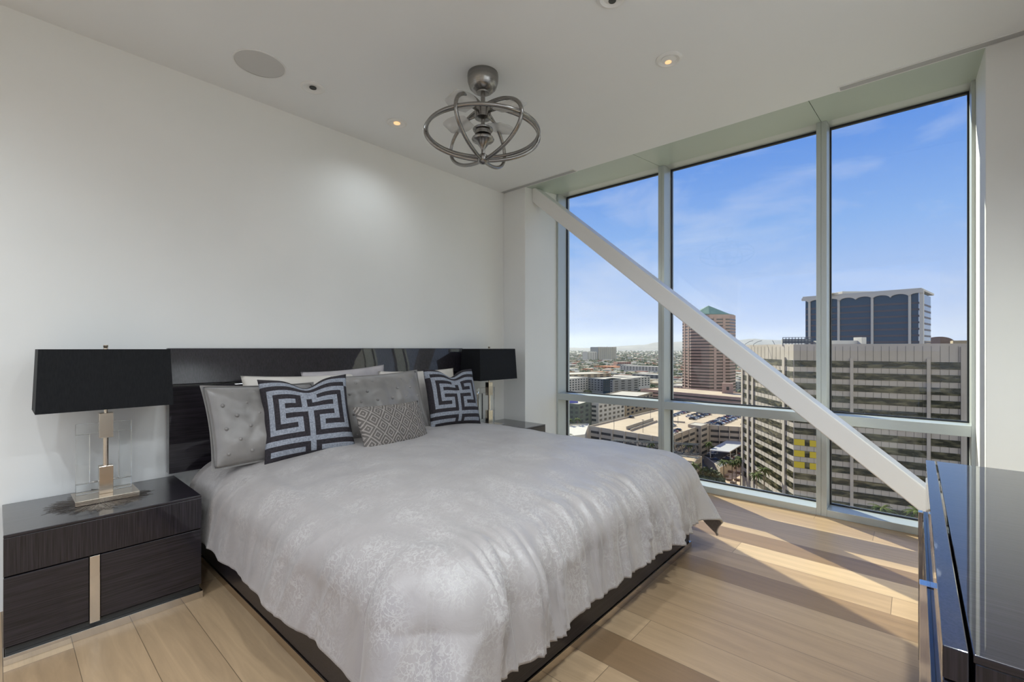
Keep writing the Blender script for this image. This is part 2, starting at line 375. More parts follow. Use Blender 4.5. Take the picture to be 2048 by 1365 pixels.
ad = n.new('ShaderNodeMath'); ad.operation = 'MAXIMUM'; r3 = n.new('ShaderNodeValToRGB'); r3.color_ramp.elements[0].position = .86; r3.color_ramp.elements[1].position = .96
l.new(wv.outputs[0], r3.inputs[0]); l.new(r3.outputs[0], ad.inputs[0]); l.new(r2.outputs[0], ad.inputs[1])
l.new(ad.outputs[0], mm.inputs[0]); l.new(r1.outputs[0], mm.inputs[1])
mc = n.new('ShaderNodeMix'); mc.data_type = 'RGBA'; mc.inputs[6].default_value = (.315, .288, .278, 1); mc.inputs[7].default_value = (.40, .375, .36, 1)
l.new(mm.outputs[0], mc.inputs[0]); l.new(mc.outputs[2], b.inputs['Base Color'])
mr = n.new('ShaderNodeMapRange'); mr.inputs[3].default_value = .38; mr.inputs[4].default_value = .6; l.new(mm.outputs[0], mr.inputs[0]); l.new(mr.outputs[0], b.inputs['Roughness'])
b.inputs['Sheen Weight'].default_value = .25; b.inputs['Sheen Roughness'].default_value = .4
z3 = n.new('ShaderNodeTexNoise'); z3.inputs['Scale'].default_value = 7; z3.inputs['Detail'].default_value = 5; z3.inputs['Distortion'].default_value = .8
l.new(t_.outputs['Object'], z3.inputs[0])
bp = n.new('ShaderNodeBump'); bp.inputs['Strength'].default_value = .35; bp.inputs['Distance'].default_value = .012; l.new(z3.outputs[0], bp.inputs['Height'])
bp2 = n.new('ShaderNodeBump'); bp2.inputs['Strength'].default_value = .25; bp2.inputs['Distance'].default_value = .001; l.new(mm.outputs[0], bp2.inputs['Height']); l.new(bp.outputs[0], bp2.inputs['Normal'])
l.new(bp2.outputs[0], b.inputs['Normal'])

def nz1(a, b_=0., c=0.): return noise.noise(Vector((a, b_, c)))
EX0, EX, EYL, EYR, ZT, RR = .16, 1.985, .875, 2.645, .572, .165
def comforter():
    NP, NQ = 260, 320
    LF, LS = .435, .445     # hang past the foot / the sides (measured on the cloth)
    P0 = EX0; P1 = EX+LF; Q0 = EYL-LS; Q1 = EYR+LS
    def prof(d, ext):
        """quarter round then a slightly flared fall; returns outward, drop"""
        L = RR*PI/2
        if d <= 0: return 0, 0
        if d < L: a = d/RR; return RR*math.sin(a), RR*(1-math.cos(a))
        k = d-L; return RR+k*ext, RR+k*math.sqrt(max(0, 1-ext*ext))
    vs = []
    for i in range(NP+1):
        p = P0+(P1-P0)*i/NP
        for j in range(NQ+1):
            q = Q0+(Q1-Q0)*j/NQ
            RC = .07; sgn = -1 if q < (EYL+EYR)/2 else 1
            ey = EYL if sgn < 0 else EYR; qs = (q-ey)*sgn          # >0 outside the side edge
            if p > EX-RC and qs > -RC:
                vx, vy = p-(EX-RC), qs+RC; dd_ = math.hypot(vx, vy)
                d = dd_-RC
                if d <= 0: bx, by, d, ux, uy = p, q, 0, 0, 0
                else:
                    ux, uy = vx/dd_, vy/dd_; bx = EX-RC+ux*RC; by = ey+sgn*(uy*RC-RC)
                th = math.atan2(vy, vx)
            elif p > EX: d = p-EX; ux, uy, bx, by, th = 1, 0, EX, q, 0
            elif qs > 0: d = qs; ux, uy, bx, by, th = 0, 1, p, ey, PI/2
            else: d, ux, uy, bx, by, th = 0, 0, 0, p, q, 0
            dp = d*ux; dqa = d*uy
            # crown of the top
            cx = min(1, max(0, (EX-bx)/.5)); cy = min(1, max(0, min(by-EYL, EYR-by)/.45))
            crown = .052*(cx*(2-cx))*(cy*(2-cy))
            tw = .010*nz1(bx*2.2, by*2.2, 3)+.005*nz1(bx*6, by*6, 9)
            if d > 0:
                fall = max(0, min(1, (d-.05)/.38)); c2 = math.sin(2*th)
                ext = .20*ux*ux+.13*uy*uy+.20*c2
                fold = (.035*math.sin(th*6.0-.6)+.035)*c2 if 0 < th < PI/2 else 0
                if dp > 0: s = by if dqa == 0 else by+sgn*dqa*.5
                else: s = bx
                if dp > dqa:
                    f1 = .022*nz1(s*3.6, 1.7, d*.8)+.012*nz1(s*9.5+2*d, 5.1, d*.8)+.007*nz1(s*24, 8.3, d)
                else:
                    f1 = .026*nz1(s*3.4+1.2*d, 11.7, d*.7)+.016*nz1(s*8+2*d, 15.1, d*.8)+.006*nz1(s*20, 3.3, d)
                tp_ = 1-.45*max(0, min(1, (d-.28)/.14))
                f1 *= tp_
                o, dr_ = prof(d, ext)
                o += (f1*1.5+fold)*fall
                tw *= (1-fall*.6)
                hem = .006*nz1(s*6, 20.1)*fall
                hem += .03*c2**2*fall
                x = bx+ux*o; y = by+sgn*uy*o; z = ZT-dr_+hem+crown
            else:
                x, y, z = bx, by, ZT+crown
            wf = max(0, 1-abs(EX-bx)/.35) if dp > 0 or bx > EX-.35 else 0
            z += tw + .008*nz1(by*11, 2.2, bx*1.2)*wf*(1 if d < .1 else .2)
            # gathered wrinkles running down over the foot edge and sides
            if dp > 0 or bx > EX-.3:
                e_ = (bx-(EX-.3))/.3 if dp == 0 else 1
                wob = .05*nz1(bx*3, by*3, 4.4)
                a1 = abs(nz1(by*8.5+wob*9+dp*1.2, 31.2, (bx+dp)*1.1)); a2 = abs(nz1(by*19+wob*14, 37.7, (bx+dp)*2.0))
                rid = (.5-min(.5, a1))*2; rid = rid**3; rid2 = ((.5-min(.5, a2))*2)**3
                lump = max(0, nz1(by*2.3, 50.5, (bx+dp)*1.6)+.35)
                hgt = (.044*rid+.030*rid2)*(e_**5*.35 if dp == 0 else .35+min(.65, dp*2.5))*(.3+lump)
                if d > .28: hgt *= 1-.3*min(1, (d-.28)/.14)
                if dp > .1: x += hgt*1.1
                else: z += hgt*.8; x += hgt*.4*e_
            if dqa > 0.02 and dp < .1:
                a1 = abs(nz1(bx*5.5+dqa*3.0, 61.2, by*1.5)); rid = ((.5-min(.5, a1))*2)**3
                hgt = .016*rid*min(1, dqa/.15)*max(0, nz1(bx*1.9, 70.5)+.5)
                y += sgn*hgt
            # small creases everywhere
            cr_ = ((.5-min(.5, abs(nz1(bx*4+by*2.2+d, by*5-bx*1.5, 80.1))))*2)**6
            z += .0035*cr_*(nz1(bx*1.7, by*1.7, 90)+.4)
            # sag at the pillow end onto the mattress edge
            if x < .62:
                k_ = 1 if x < .57 else (.62-x)/.05
                if y > 2.78: y -= (y-2.78)*k_
                if y < .668: y += (.668-y)*k_
            z = max(z, .02)
            vs.append((x, y, z))
    fs = [(i*(NQ+1)+j, (i+1)*(NQ+1)+j, (i+1)*(NQ+1)+j+1, i*(NQ+1)+j+1) for i in range(NP) for j in range(NQ)]
    m = MB(); m.add(vs, fs); return m
co = comforter().build('comforter', M_comf, smooth=True, solid=.012, fix=False)
tag(co, 'pale silvery white floral jacquard comforter draped over the bed', 'comforter')

# ------------------------------------------------------------------ pillows
def pillow_mesh(w, h, th, n=40, pinch=.06, dip=0, wr=.006, seed=0, flange=0):
    m = MB(); vs = []; W2 = n+1
    for side in (1, -1):
        for j in range(W2):
            for i in range(W2):
                u = 2*i/n-1; v = 2*j/n-1
                pu = 1-pinch*(1-abs(v)**2)**1.0*1.0; pv = 1-pinch*(1-abs(u)**2)
                x = u*w/2*(1-pinch*(1-v*v)*abs(u)**3); z = v*h/2*(1-pinch*(1-u*u)*abs(v)**3)
                uu = min(1, abs(u)/(1-flange)); vv = min(1, abs(v)/(1-flange))
                prof = ((1-uu**2.6)*(1-vv**2.6)); prof = max(0, prof)**.55
                y = side*th/2*prof
                y += wr*prof**.5*(nz1(x*9+seed, z*9, side)+.6*nz1(x*22+seed, z*14, side*2))*side
                if dip:
                    k = math.exp(-(u/.33)**2); top = max(0, (v+.3)/1.3)**2
                    z -= dip*k*top; y *= 1-.35*k*top
                vs.append((x, y, z))
    off = W2*W2
    fs = []
    for j in range(n):
        for i in range(n):
            a = j*W2+i
            fs.append((a, a+1, a+1+W2, a+W2)); fs.append((off+a, off+a+W2, off+a+W2+1, off+a+1))
    m.add(vs, fs); return m
def place_pillow(mesh, name, mats, loc, yaw, lean, roll, label, pat=None, n=40, parent=None, back=1):
    """front of the cushion (local -Y) faces the foot of the bed after yaw=0"""
    me_o = mesh.build(name, mats, smooth=True, fix=False)
    if pat: me_o.data.polygons.foreach_set('material_index', pat)
    bm = bmesh.new(); bm.from_mesh(me_o.data); bmesh.ops.remove_doubles(bm, verts=bm.verts, dist=.0004); bmesh.ops.recalc_face_normals(bm, faces=bm.faces); bm.to_mesh(me_o.data); bm.free()
    me_o.matrix_world = Matrix.Translation(loc) @ Matrix.Rotation(PI/2+yaw, 4, 'Z') @ Matrix.Rotation(-lean, 4, 'X') @ Matrix.Rotation(roll, 4, 'Y')
    tag(me_o, label, 'pillow'); return me_o
M_satin = noise_col(mat('grey_satin', (.30, .285, .275), .36), (.155, .145, .138), (.215, .20, .19), 5, bump=.6, dist=.014)
M_satin.node_tree.nodes['Principled BSDF'].inputs['Sheen Weight'].default_value = .3
M_key_l = noise_col(mat('blue_grey_weave', (.25, .28, .34), .85), (.17, .185, .22), (.28, .30, .345), 120, bump=.3, dist=.002)
M_key_d = noise_col(mat('black_weave', (.012, .010, .013), .9), (.010, .008, .011), (.025, .020, .026), 100, bump=.2, dist=.002)
M_lum = mat('diamond_chenille', (.3, .27, .25), .8)
n, l, b = nodes(M_lum)
t_ = n.new('ShaderNodeTexCoord'); mp_ = n.new('ShaderNodeMapping'); mp_.inputs['Rotation'].default_value = (0, PI/4, 0); mp_.inputs['Scale'].default_value = (15, 1, 15)
fr = n.new('ShaderNodeVectorMath'); fr.operation = 'FRACTION'; sb = n.new('ShaderNodeVectorMath'); sb.operation = 'SUBTRACT'; sb.inputs[1].default_value = (.5, 0, .5)
ab = n.new('ShaderNodeVectorMath'); ab.operation = 'ABSOLUTE'; sp = n.new('ShaderNodeSeparateXYZ'); mxx = n.new('ShaderNodeMath'); mxx.operation = 'MAXIMUM'
l.new(t_.outputs['Object'], mp_.inputs[0]); l.new(mp_.outputs[0], fr.inputs[0]); l.new(fr.outputs[0], sb.inputs[0]); l.new(sb.outputs[0], ab.inputs[0]); l.new(ab.outputs[0], sp.inputs[0])
l.new(sp.outputs[0], mxx.inputs[0]); l.new(sp.outputs[2], mxx.inputs[1])
sn = n.new('ShaderNodeMath'); sn.operation = 'MULTIPLY'; sn.inputs[1].default_value = 26; l.new(mxx.outputs[0], sn.inputs[0])
zz = n.new('ShaderNodeTexNoise'); zz.inputs['Scale'].default_value = 40; zz.inputs['Detail'].default_value = 3; l.new(t_.outputs['Object'], zz.inputs[0])
a2 = n.new('ShaderNodeMath'); a2.operation = 'MULTIPLY_ADD'; a2.inputs[1].default_value = 2.5; l.new(zz.outputs[0], a2.inputs[0]); l.new(sn.outputs[0], a2.inputs[2])
s2 = n.new('ShaderNodeMath'); s2.operation = 'SINE'; l.new(a2.outputs[0], s2.inputs[0])
rr_ = n.new('ShaderNodeValToRGB'); rr_.color_ramp.elements[0].position = .0; rr_.color_ramp.elements[1].position = .75
rr_.color_ramp.elements[0].color = (.12, .105, .095, 1); rr_.color_ramp.elements[1].color = (.30, .27, .245, 1); l.new(s2.outputs[0], rr_.inputs[0]); l.new(rr_.outputs[0], b.inputs['Base Color'])
bp = n.new('ShaderNodeBump'); bp.inputs['Strength'].default_value = .5; bp.inputs['Distance'].default_value = .004; l.new(s2.outputs[0], bp.inputs['Height']); l.new(bp.outputs[0], b.inputs['Normal'])

KEY = ["#################",
       ".................",
       "################.",
       "#...............#",
       "#.#####...#####.#",
       "#.#...#.#.....#.#",
       "#.#.###.#####.#.#",
       "#.#...........#.#",
       "#.#.####.####.#.#",
       "#.#....#.#....#.#",
       "#.####.#.#.####.#",
       "#......#.#......#",
       "########.########",
       ".................",
       "########.########",
       "#......#.#.......",
       "################."]
def key_pattern(n=51):
    out = []
    for j in range(n):
        for i in range(n):
            r_ = KEY[16-int(j*17/n)][int(i*17/n)]
            k = 1 if r_ == '#' else 0
            out += [k, 1]      # front cell, back cell (plain black back)
    return out
def key_pillow(loc, yaw, lean, roll, label, sz, seed, flip=False):
    n_ = 68
    m = pillow_mesh(sz, sz, .17, n_, .07, .055, .006, seed)
    # side=1 is local +Y: swap so that the pattern side is -Y
    m.v = [(x, -y, z) for x, y, z in m.v]
    m.f = [tuple(reversed(f)) for f in m.f]
    pat = []
    for j in range(n_):
        for i in range(n_):
            ii = int((n_-1-i)*17/n_) if flip else int(i*17/n_)
            pat += [1 if KEY[16-int(j*17/n_)][ii] == '#' else 0, 1]
    return place_pillow(m, 'patterned_pillow', [M_key_l, M_key_d], loc, yaw, lean, roll, label, pat)
def tufts(o, w, h, th, cols, rows, flange=.08):
    for a in range(rows):
        for c in range(cols):
            x = (c+.5+(.25 if a % 2 else -.25))/cols*w*.84-w*.42; z = (a+.5)/rows*h*.84-h*.42
            u = abs(2*x/w)/(1-flange); v = abs(2*z/h)/(1-flange)
            if u > .93 or v > .95: continue
            y = -th/2*max(0, (1-u**2.6)*(1-v**2.6))**.55
            t = MB().lathe([(0, .004), (.006, .003), (.009, 0), (.010, -.003)], n=10)
            t.xf(Matrix.Translation((x, y-.001, z)) @ Matrix.Rotation(PI/2, 4, 'X'))
            t.build('tuft', M_satin, o, smooth=True)
def sham(loc, yaw, lean, roll, label, w, h, seed):
    m = pillow_mesh(w, h, .16, 44, .05, .0, .016, seed, flange=.07)
    m.v = [(x, -y, z) for x, y, z in m.v]; m.f = [tuple(reversed(f)) for f in m.f]
    o = place_pillow(m, 'tufted_pillow', [M_satin], loc, yaw, lean, roll, label)
    tufts(o, w, h, .16, 5, 6); return o
def soft(loc, yaw, lean, roll, label, w, h, th, m_, seed):
    m = pillow_mesh(w, h, th, 32, .06, .0, .012, seed)
    return place_pillow(m, 'cotton_pillow', [m_], loc, yaw, lean, roll, label)
R_ = math.radians
soft((.20, 1.30, .80), 0, R_(14), R_(1), 'cream cotton pillow at the back, between the left tufted and left patterned pillows', .72, .46, .14, M_cream, 31)
soft((.155, 1.62, .825), 0, R_(8), R_(-3), 'lilac grey cotton pillow leaning on the headboard, its corner peeking above the others', .62, .46, .09, M_lilac, 37)
soft((.22, 2.20, .80), 0, R_(14), R_(0), 'cream cotton pillow at the back, behind the right tufted pillow', .72, .46, .15, M_cream, 41)
sham((.41, 1.00, .785), R_(6), R_(24), R_(2), 'silver grey satin pillow with button tufts at the left end of the bed', .62, .45, 3)
sham((.40, 1.74, .80), R_(-2), R_(20), R_(-2), 'silver grey satin pillow with button tufts behind the small diamond pillow', .66, .47, 13)
key_pillow((.53, 1.165, .805), R_(-14), R_(22), R_(-2), 'black and blue grey maze patterned pillow left of the small diamond pillow', .475, 5)
key_pillow((.47, 2.285, .82), R_(-6), R_(18), R_(2), 'black and blue grey maze patterned pillow nearest the far bedside lamp', .45, 8, True)
ml = pillow_mesh(.56, .29, .12, 36, .06, 0, .006, 17)
ml.v = [(x, -y, z) for x, y, z in ml.v]; ml.f = [tuple(reversed(f)) for f in ml.f]
place_pillow(ml, 'lumbar_pillow', [M_lum], (.685, 1.625, .712), R_(13), R_(24), R_(2), 'small oblong taupe pillow with a raised diamond pattern')

# ------------------------------------------------------------------ nightstands
def nightstand(y0, y1, lab):
    yc = (y0+y1)/2; hw = (y1-y0)/2
    t = empty('nightstand', (0, yc, 0), label=lab, cat='nightstand', group='dark lacquered nightstands beside the bed')
    MB().box(.02, .505, -hw, hw, .055, .475).build('body', M_lac_y, t, bevel=.002)
    MB().box(.02, .53, -hw, hw, .4755, .487).build('top', M_lac_y, t, bevel=.002)
    MB().box(.506, .53, -hw, hw, .330, .4745).build('drawer', M_lac_z, t, bevel=.002)
    MB().box(.506, .528, -hw, -.080, .062, .324).build('door', M_lac_y, t, bevel=.002)
    MB().box(.506, .528, -.044, hw, .062, .324).build('door', M_lac_y, t, bevel=.002)
    MB().box(.506, .533, -.078, -.046, .050, .326).build('handle', M_chrome, t, bevel=.001)
    MB().box(.02, .515, -hw+.005, hw-.005, .034, .0545).build('recess', M_black, t)
    MB().box(.02, .540, -hw, hw+.003, 0, .0335).build('plinth', M_chrome, t, bevel=.001)
    return t
nightstand(.018, .652, 'dark lacquered nightstand with a chrome strip handle, nearest the camera at left')
nightstand(2.80, 3.362, 'dark lacquered nightstand mostly hidden behind the bed, by the window corner')

# ------------------------------------------------------------------ table lamps
M_shade = noise_col(mat('black_shade_silk', (.014, .015, .017), .6), (.006, .0065, .008), (.010, .0105, .012), 200, (1, 1, .2))
M_shade.node_tree.nodes['Principled BSDF'].inputs['Specular IOR Level'].default_value = .15
M_shade_in = mat('shade_lining', (.35, .34, .32), .7)
def table_lamp(x, y, lab):
    z0 = .4885
    t = empty('table_lamp', (x, y, z0), label=lab, cat='lamp', group='matching bedside table lamps')
    MB().box(-.09, .09, -.112, .112, 0, .022).build('base', M_lampmetal, t, bevel=.0015)
    MB().box(-.022, .022, -.025, .025, .0222, .150).build('lower_block', M_lampmetal, t, bevel=.0015)
    MB().box(-.022, .022, -.025, .025, .282, .398).build('upper_block', M_lampmetal, t, bevel=.0015)
    MB().tube([(0, 0, .148), (0, 0, .284)], .010, 16).build('rod', M_lampmetal, t, smooth='auto')
    MB().tube([(0, 0, .398), (0, 0, .70)], .007, 12).build('stem', M_lampmetal, t, smooth='auto')
    MB().lathe([(.0, 0), (.009, 0), (.009, .006), (.007, .008), (.009, .012), (.009, .022), (0, .022)], (0, 0, .695), 16).build('finial', M_lampmetal, t, smooth='auto')
    # acrylic frame standing behind the metal post
    xa, xb = -.056, -.026
    MB().box(xa, xb, -.100, .100, .0225, .072).build('acrylic_rail', M_acrylic, t, bevel=.0012)
    MB().box(xa, xb, -.100, .100, .30, .348).build('acrylic_rail', M_acrylic, t, bevel=.0012)
    MB().box(xa, xb, -.100, -.052, .0725, .2995).build('acrylic_upright', M_acrylic, t, bevel=.0012)
    MB().box(xa, xb, .052, .100, .0725, .2995).build('acrylic_upright', M_acrylic, t, bevel=.0012)
    s = MB(); zb, zt = .425, .697; A, B = (.128, .236), (.112, .226); w_ = .002
    def quad(o, k):
        return [(-o[0]+k, -o[1]+k), (o[0]-k, -o[1]+k), (o[0]-k, o[1]-k), (-o[0]+k, o[1]-k)]
    vs = [(p[0], p[1], zb) for p in quad(A, 0)]+[(p[0], p[1], zt) for p in quad(B, 0)]
    s.add(vs, [(i, (i+1) % 4, 4+(i+1) % 4, 4+i) for i in range(4)], 0)
    vi = [(p[0], p[1], zb) for p in quad(A, w_)]+[(p[0], p[1], zt) for p in quad(B, w_)]
    s.add(vi, [(i, 4+i, 4+(i+1) % 4, (i+1) % 4) for i in range(4)], 1)
    for k in (0, 4):
        s.add([vs[k+i] for i in range(4)]+[vi[k+i] for i in range(4)], [(i, (i+1) % 4, 4+(i+1) % 4, 4+i) for i in range(4)], 0)
    so = s.build('lamp_shade', [M_shade, M_shade_in], t, fix=False)
    h = MB(); h.tube([(-.11, 0, .680), (.11, 0, .680)], .0025, 8); h.tube([(0, -.224, .680), (0, .224, .680)], .0025, 8); h.build('shade_spider', M_lampmetal, so)
    MB().lathe([(0, 0), (.014, .01), (.028, .05), (.030, .08), (.018, .11), (0, .12)], (0, 0, .47), 16).build('bulb', M_white, so, smooth=True)
    return t
lamp1 = table_lamp(.23, .343, 'table lamp with a wide black rectangular shade on the nearer, left nightstand')
MB().tube([(-.09, .02, .006), (-.13, .03, .003), (-.17, -.01, .003), (-.20, -.03, .003)], .0025, 8).build('cord', M_black, lamp1, smooth=True)
table_lamp(.23, 2.925, 'table lamp with a black rectangular shade in the corner beyond the bed')
# starburst metal mat
M_star = mat('gunmetal_lace', (.20, .17, .15), .35, .9)
def starburst(x, y, lab):
    m = MB(); rnd = random.Random(5)
    def twig(a, r0, r1, w, depth):
        n_ = 5; pts = []
        for k in range(n_+1):
            r_ = r0+(r1-r0)*k/n_; aa = a+rnd.uniform(-.012, .012)*k
            pts.append((r_*math.cos(aa), r_*math.sin(aa), .0012))
        m.tube(pts, [w*(1-.4*k/n_) for k in range(n_+1)], 5)
        if depth:
            for s_ in (-1, 1):
                twig(a+s_*rnd.uniform(.03, .07), r0+(r1-r0)*rnd.uniform(.35, .6), r1*rnd.uniform(.86, 1.02), w*.7, depth-1)
    for k in range(40):
        twig(2*PI*k/40+rnd.uniform(-.02, .02), .012, .175+rnd.uniform(-.02, .015), .0013, 2)
    m.lathe([(.0, 0), (.03, 0), (.03, .0018), (0, .0018)], n=24)
    o = m.build('starburst_mat', M_star, smooth=False); o.location = (x, y, .4874); o.scale = (1, 1.08, .55)
    tag(o, lab, 'lamp mat')
starburst(.275, .318, 'round dark metal lace mat under the left table lamp')

# ------------------------------------------------------------------ dresser
dz = .78
dr = empty('dresser', (3.40, 1.563, 0), label='glossy black lacquered dresser standing at the right, under the right wall', cat='dresser')
X = lambda v: v-3.40
Yd = lambda v: v-1.563
MB().box(X(3.150), X(3.665), Yd(.868), Yd(2.258), .055, .768).build('body', M_lac_z, dr, bevel=.002)
MB().box(X(3.148), X(3.668), Yd(.866), Yd(2.260), .7685, dz).build('top', lacquer('dark_lacquer_top', 'x'), dr, bevel=.0015)
MB().box(X(3.118), X(3.144), Yd(.866), Yd(2.260), .735, dz).build('front_rail', M_lac_z, dr, bevel=.0015)
for a, c in ((.866, 1.562), (1.564, 2.260)):
    MB().box(X(3.118), X(3.144), Yd(a), Yd(c), .600, .732).build('drawer', M_lac_z, dr, bevel=.0015)
for r_ in range(2):
    for k in range(2):
        a, c = ((.866, 1.543), (1.583, 2.260))[k]
        MB().box(X(3.111), X(3.144), Yd(a), Yd(c), .070+r_*.262, .070+r_*.262+.258).build('drawer', M_lac_y, dr, bevel=.0015)
MB().box(X(3.0975), X(3.120), Yd(1.546), Yd(1.580), .055, .594).build('handle', M_chrome, dr, bevel=.001)
MB().box(X(3.0975), X(3.1105), Yd(2.222), Yd(2.252), .055, .594).build('handle', M_chrome, dr, bevel=.001)
MB().box(X(3.14), X(3.66), Yd(.875), Yd(2.25), .034, .0545).build('recess', M_black, dr)
MB().box(X(3.112), X(3.665), Yd(.866), Yd(2.262), 0, .0335).build('plinth', M_chrome, dr, bevel=.001)

# ------------------------------------------------------------------ ring fan
FX, FY, FZ = 1.258, 1.824, 2.405
fan = empty('ring_fan', (FX, FY, HC), label='brushed nickel ceiling fan with orbiting rings hanging over the bed', cat='ceiling fan')
zc = FZ-HC
MB().lathe([(.086, 0), (.088, -.015), (.086, -.045), (.075, -.078), (.055, -.097), (.036, -.103), (.034, -.110), (.020, -.111), (0, -.111)], n=40).build('canopy', M_nickel, fan, smooth='auto')
MB().tube([(0, 0, -.10), (0, 0, zc+.13)], .0125, 16).build('downrod', M_nickel, fan, smooth='auto')
MB().lathe([(0, .155), (.022, .155), (.044, .148), (.046, .110), (.046, .085), (.03, .078), (0, .076)], (0, 0, zc), 28).build('motor', M_nickel, fan, smooth='auto')
MB().tube([(0, 0, zc+.08), (0, 0, zc-.125)], .011, 14).build('downrod', M_nickel, fan, smooth='auto')
MB().lathe([(0, .030), (.050, .030), (.058, .024), (.056, .016), (.046, .012), (.046, -.008), (.03, -.012), (0, -.012)], (0, 0, zc), 32).build('light_ring', M_nickel, fan, smooth='auto')
MB().lathe([(0, -.028), (.060, -.026), (.064, -.034), (.060, -.042), (.040, -.050), (.014, -.085), (.008, -.10), (0, -.10)], (0, 0, zc), 32).build('light_housing', M_nickel, fan, smooth='auto')
MB().lathe([(0, -.118), (.02, -.120), (.034, -.132), (.036, -.150), (.026, -.166), (.012, -.172), (0, -.173)], (0, 0, zc), 24).build('lower_hub', M_nickel, fan, smooth='auto')
view = math.atan2(FY-CAMY, FX-CAMX)
for k, off in enumerate((25, -38, 86)):
    a = view+PI+R_(-off); pts = []
    for i in range(72):
        p = 2*PI*i/72; pts.append((.322*math.cos(p)*math.cos(a), .322*math.cos(p)*math.sin(a), zc+.152*math.sin(p)))
    MB().tube(pts, .0105, 8, closed=True).build('hoop', M_nickel, fan, smooth=True)
MB().tube([(.315*math.cos(2*PI*i/80), .315*math.sin(2*PI*i/80), zc) for i in range(80)], .0105, 8, closed=True).build('horizontal_ring', M_nickel, fan, smooth=True)
for k in range(4):
    a = view+R_(52+90*k); ca, sa = math.cos(a), math.sin(a)
    MB().tube([(.04*ca, .04*sa, zc+.112), (.10*ca, .10*sa, zc+.108), (.145*ca, .145*sa, zc+.106)], .0065, 8).build('blade_arm', M_nickel, fan, smooth=True)
    bl = MB(); vs = []
    for i in range(13):
        rr = .10+.17*i/12; hwid = (.045+.030*math.sin(PI*i/12))*(1 if i < 12 else .8)
        for s_ in (-1, 1):
            tx, ty = -sa, ca
            vs.append((rr*ca+tx*hwid*s_, rr*sa+ty*hwid*s_, zc+.100+s_*.010))
    bl.add(vs, [(2*i, 2*i+1, 2*i+3, 2*i+2) for i in range(12)])
    bl.build('fan_blade', M_blade, fan, smooth=True, solid=.003)

# ================================================================== the city outside
GZ = -63.0
CY, SY = math.cos(YAW), math.sin(YAW)
def S(u, s, z=GZ):
    t = (u-1024)/FPX
    return Vector((CAMX+s*(-SY+CY*t), CAMY+s*(CY+SY*t), z))
def G(u, v, z=GZ): return S(u, (CAMH-z)*FPX/(v-697.0), z)
def ZV(v, s): return CAMH-(v-697.0)/FPX*s
M_conc = noise_col(mat('tan_concrete', (.5, .42, .34), .85), (.35, .29, .23), (.41, .345, .275), .15)
M_pre = noise_col(mat('precast_panel', (.47, .40, .34), .8), (.36, .305, .25), (.41, .35, .295), .1)
M_deck = noise_col(mat('garage_deck', (.6, .48, .35), .9), (.42, .315, .215), (.50, .385, .27), .05, detail=8)
M_dark = mat('opening_shade', (.05, .045, .04), .9)
M_asph = noise_col(mat('asphalt', (.1, .1, .1), .9), (.09, .09, .09), (.14, .135, .13), .1)
M_pave = noise_col(mat('plaza_paving', (.55, .42, .30), .9), (.34, .24, .165), (.50, .38, .27), .25, detail=2)
M_winA = mat('office_glass', (.03, .035, .03), .08)
n, l, b = nodes(M_winA); noise_col(M_winA, (.008, .011, .008), (.15, .13, .075), .5, (.5, .5, 1.8), 6, .46, .72, bump=.25, dist=.25)  # olive and tan patches paint warm reflections into the glass colour
b.inputs['Specular IOR Level'].default_value = .45
M_winB = mat('blue_glass', (.022, .042, .06), .08)
M_winC = mat('dark_window', (.05, .055, .06), .15)
M_granite = noise_col(mat('pink_granite', (.46, .32, .26), .6), (.34, .215, .17), (.39, .26, .21), .2)
M_bandG = mat('bronze_window_band', (.035, .022, .02), .12)
M_copper = noise_col(mat('green_copper_roof', (.13, .26, .20), .5), (.06, .13, .095), (.10, .19, .14), .2)
M_cwhite = mat('white_stucco', (.48, .44, .385), .85)
M_cgrey = mat('grey_stucco', (.25, .245, .23), .85)
M_cbrick = mat('brick_red', (.24, .10, .075), .85)
M_cbeige = mat('beige_stucco', (.33, .26, .175), .85)
M_cpurple = mat('violet_stucco', (.12, .12, .36), .85)
M_cgreen = mat('dark_green_stucco', (.10, .115, .09), .85)
M_brown = mat('brown_metal', (.13, .075, .055), .5)
M_roofw = mat('pale_roof', (.44, .39, .325), .9)
M_steel = mat('dark_steel', (.05, .055, .065), .5)
M_yel = mat('yellow_reflection', (.5, .36, .015), .5)
M_leaf = noise_col(mat('foliage', (.1, .13, .05), .8), (.045, .06, .025), (.11, .125, .055), .5)
M_trunk = mat('palm_trunk', (.16, .11, .075), .9)
FOOT = []     # footprints kept free of scattered trees
def footprint(poly):
    c = sum((Vector(p[:2]) for p in poly), Vector((0, 0)))/len(poly)
    FOOT.append((c, max((Vector(p[:2])-c).length for p in poly)*.85))

def rect(a, b, depth):
    """footprint from front edge a-b pushed away from the camera by depth"""
    a = Vector(a[:2]); b = Vector(b[:2]); d = (b-a).normalized(); nrm = Vector((-d.y, d.x))
    if nrm.dot(a-Vector((CAMX, CAMY))) < 0: nrm = -nrm
    return [tuple(a), tuple(b), tuple(b+nrm*depth), tuple(a+nrm*depth)]
def outward(a, b, poly):
    a = Vector(a[:2]); b = Vector(b[:2]); d = (b-a).normalized(); nr = Vector((d.y, -d.x))
    c = sum((Vector(p[:2]) for p in poly), Vector((0, 0)))/len(poly)
    return (1 if nr.dot((a+b)/2-c) > 0 else -1)
def face_slab(m, a, b, poly, o0, o1, z0, z1, t0=0, t1=1):
    a = Vector(a[:2]); b = Vector(b[:2]); p = a+(b-a)*t0; q = a+(b-a)*t1; s_ = outward(a, b, poly)
    return m.slab(p, q, (min(o0*s_, o1*s_), max(o0*s_, o1*s_)), z0, z1)
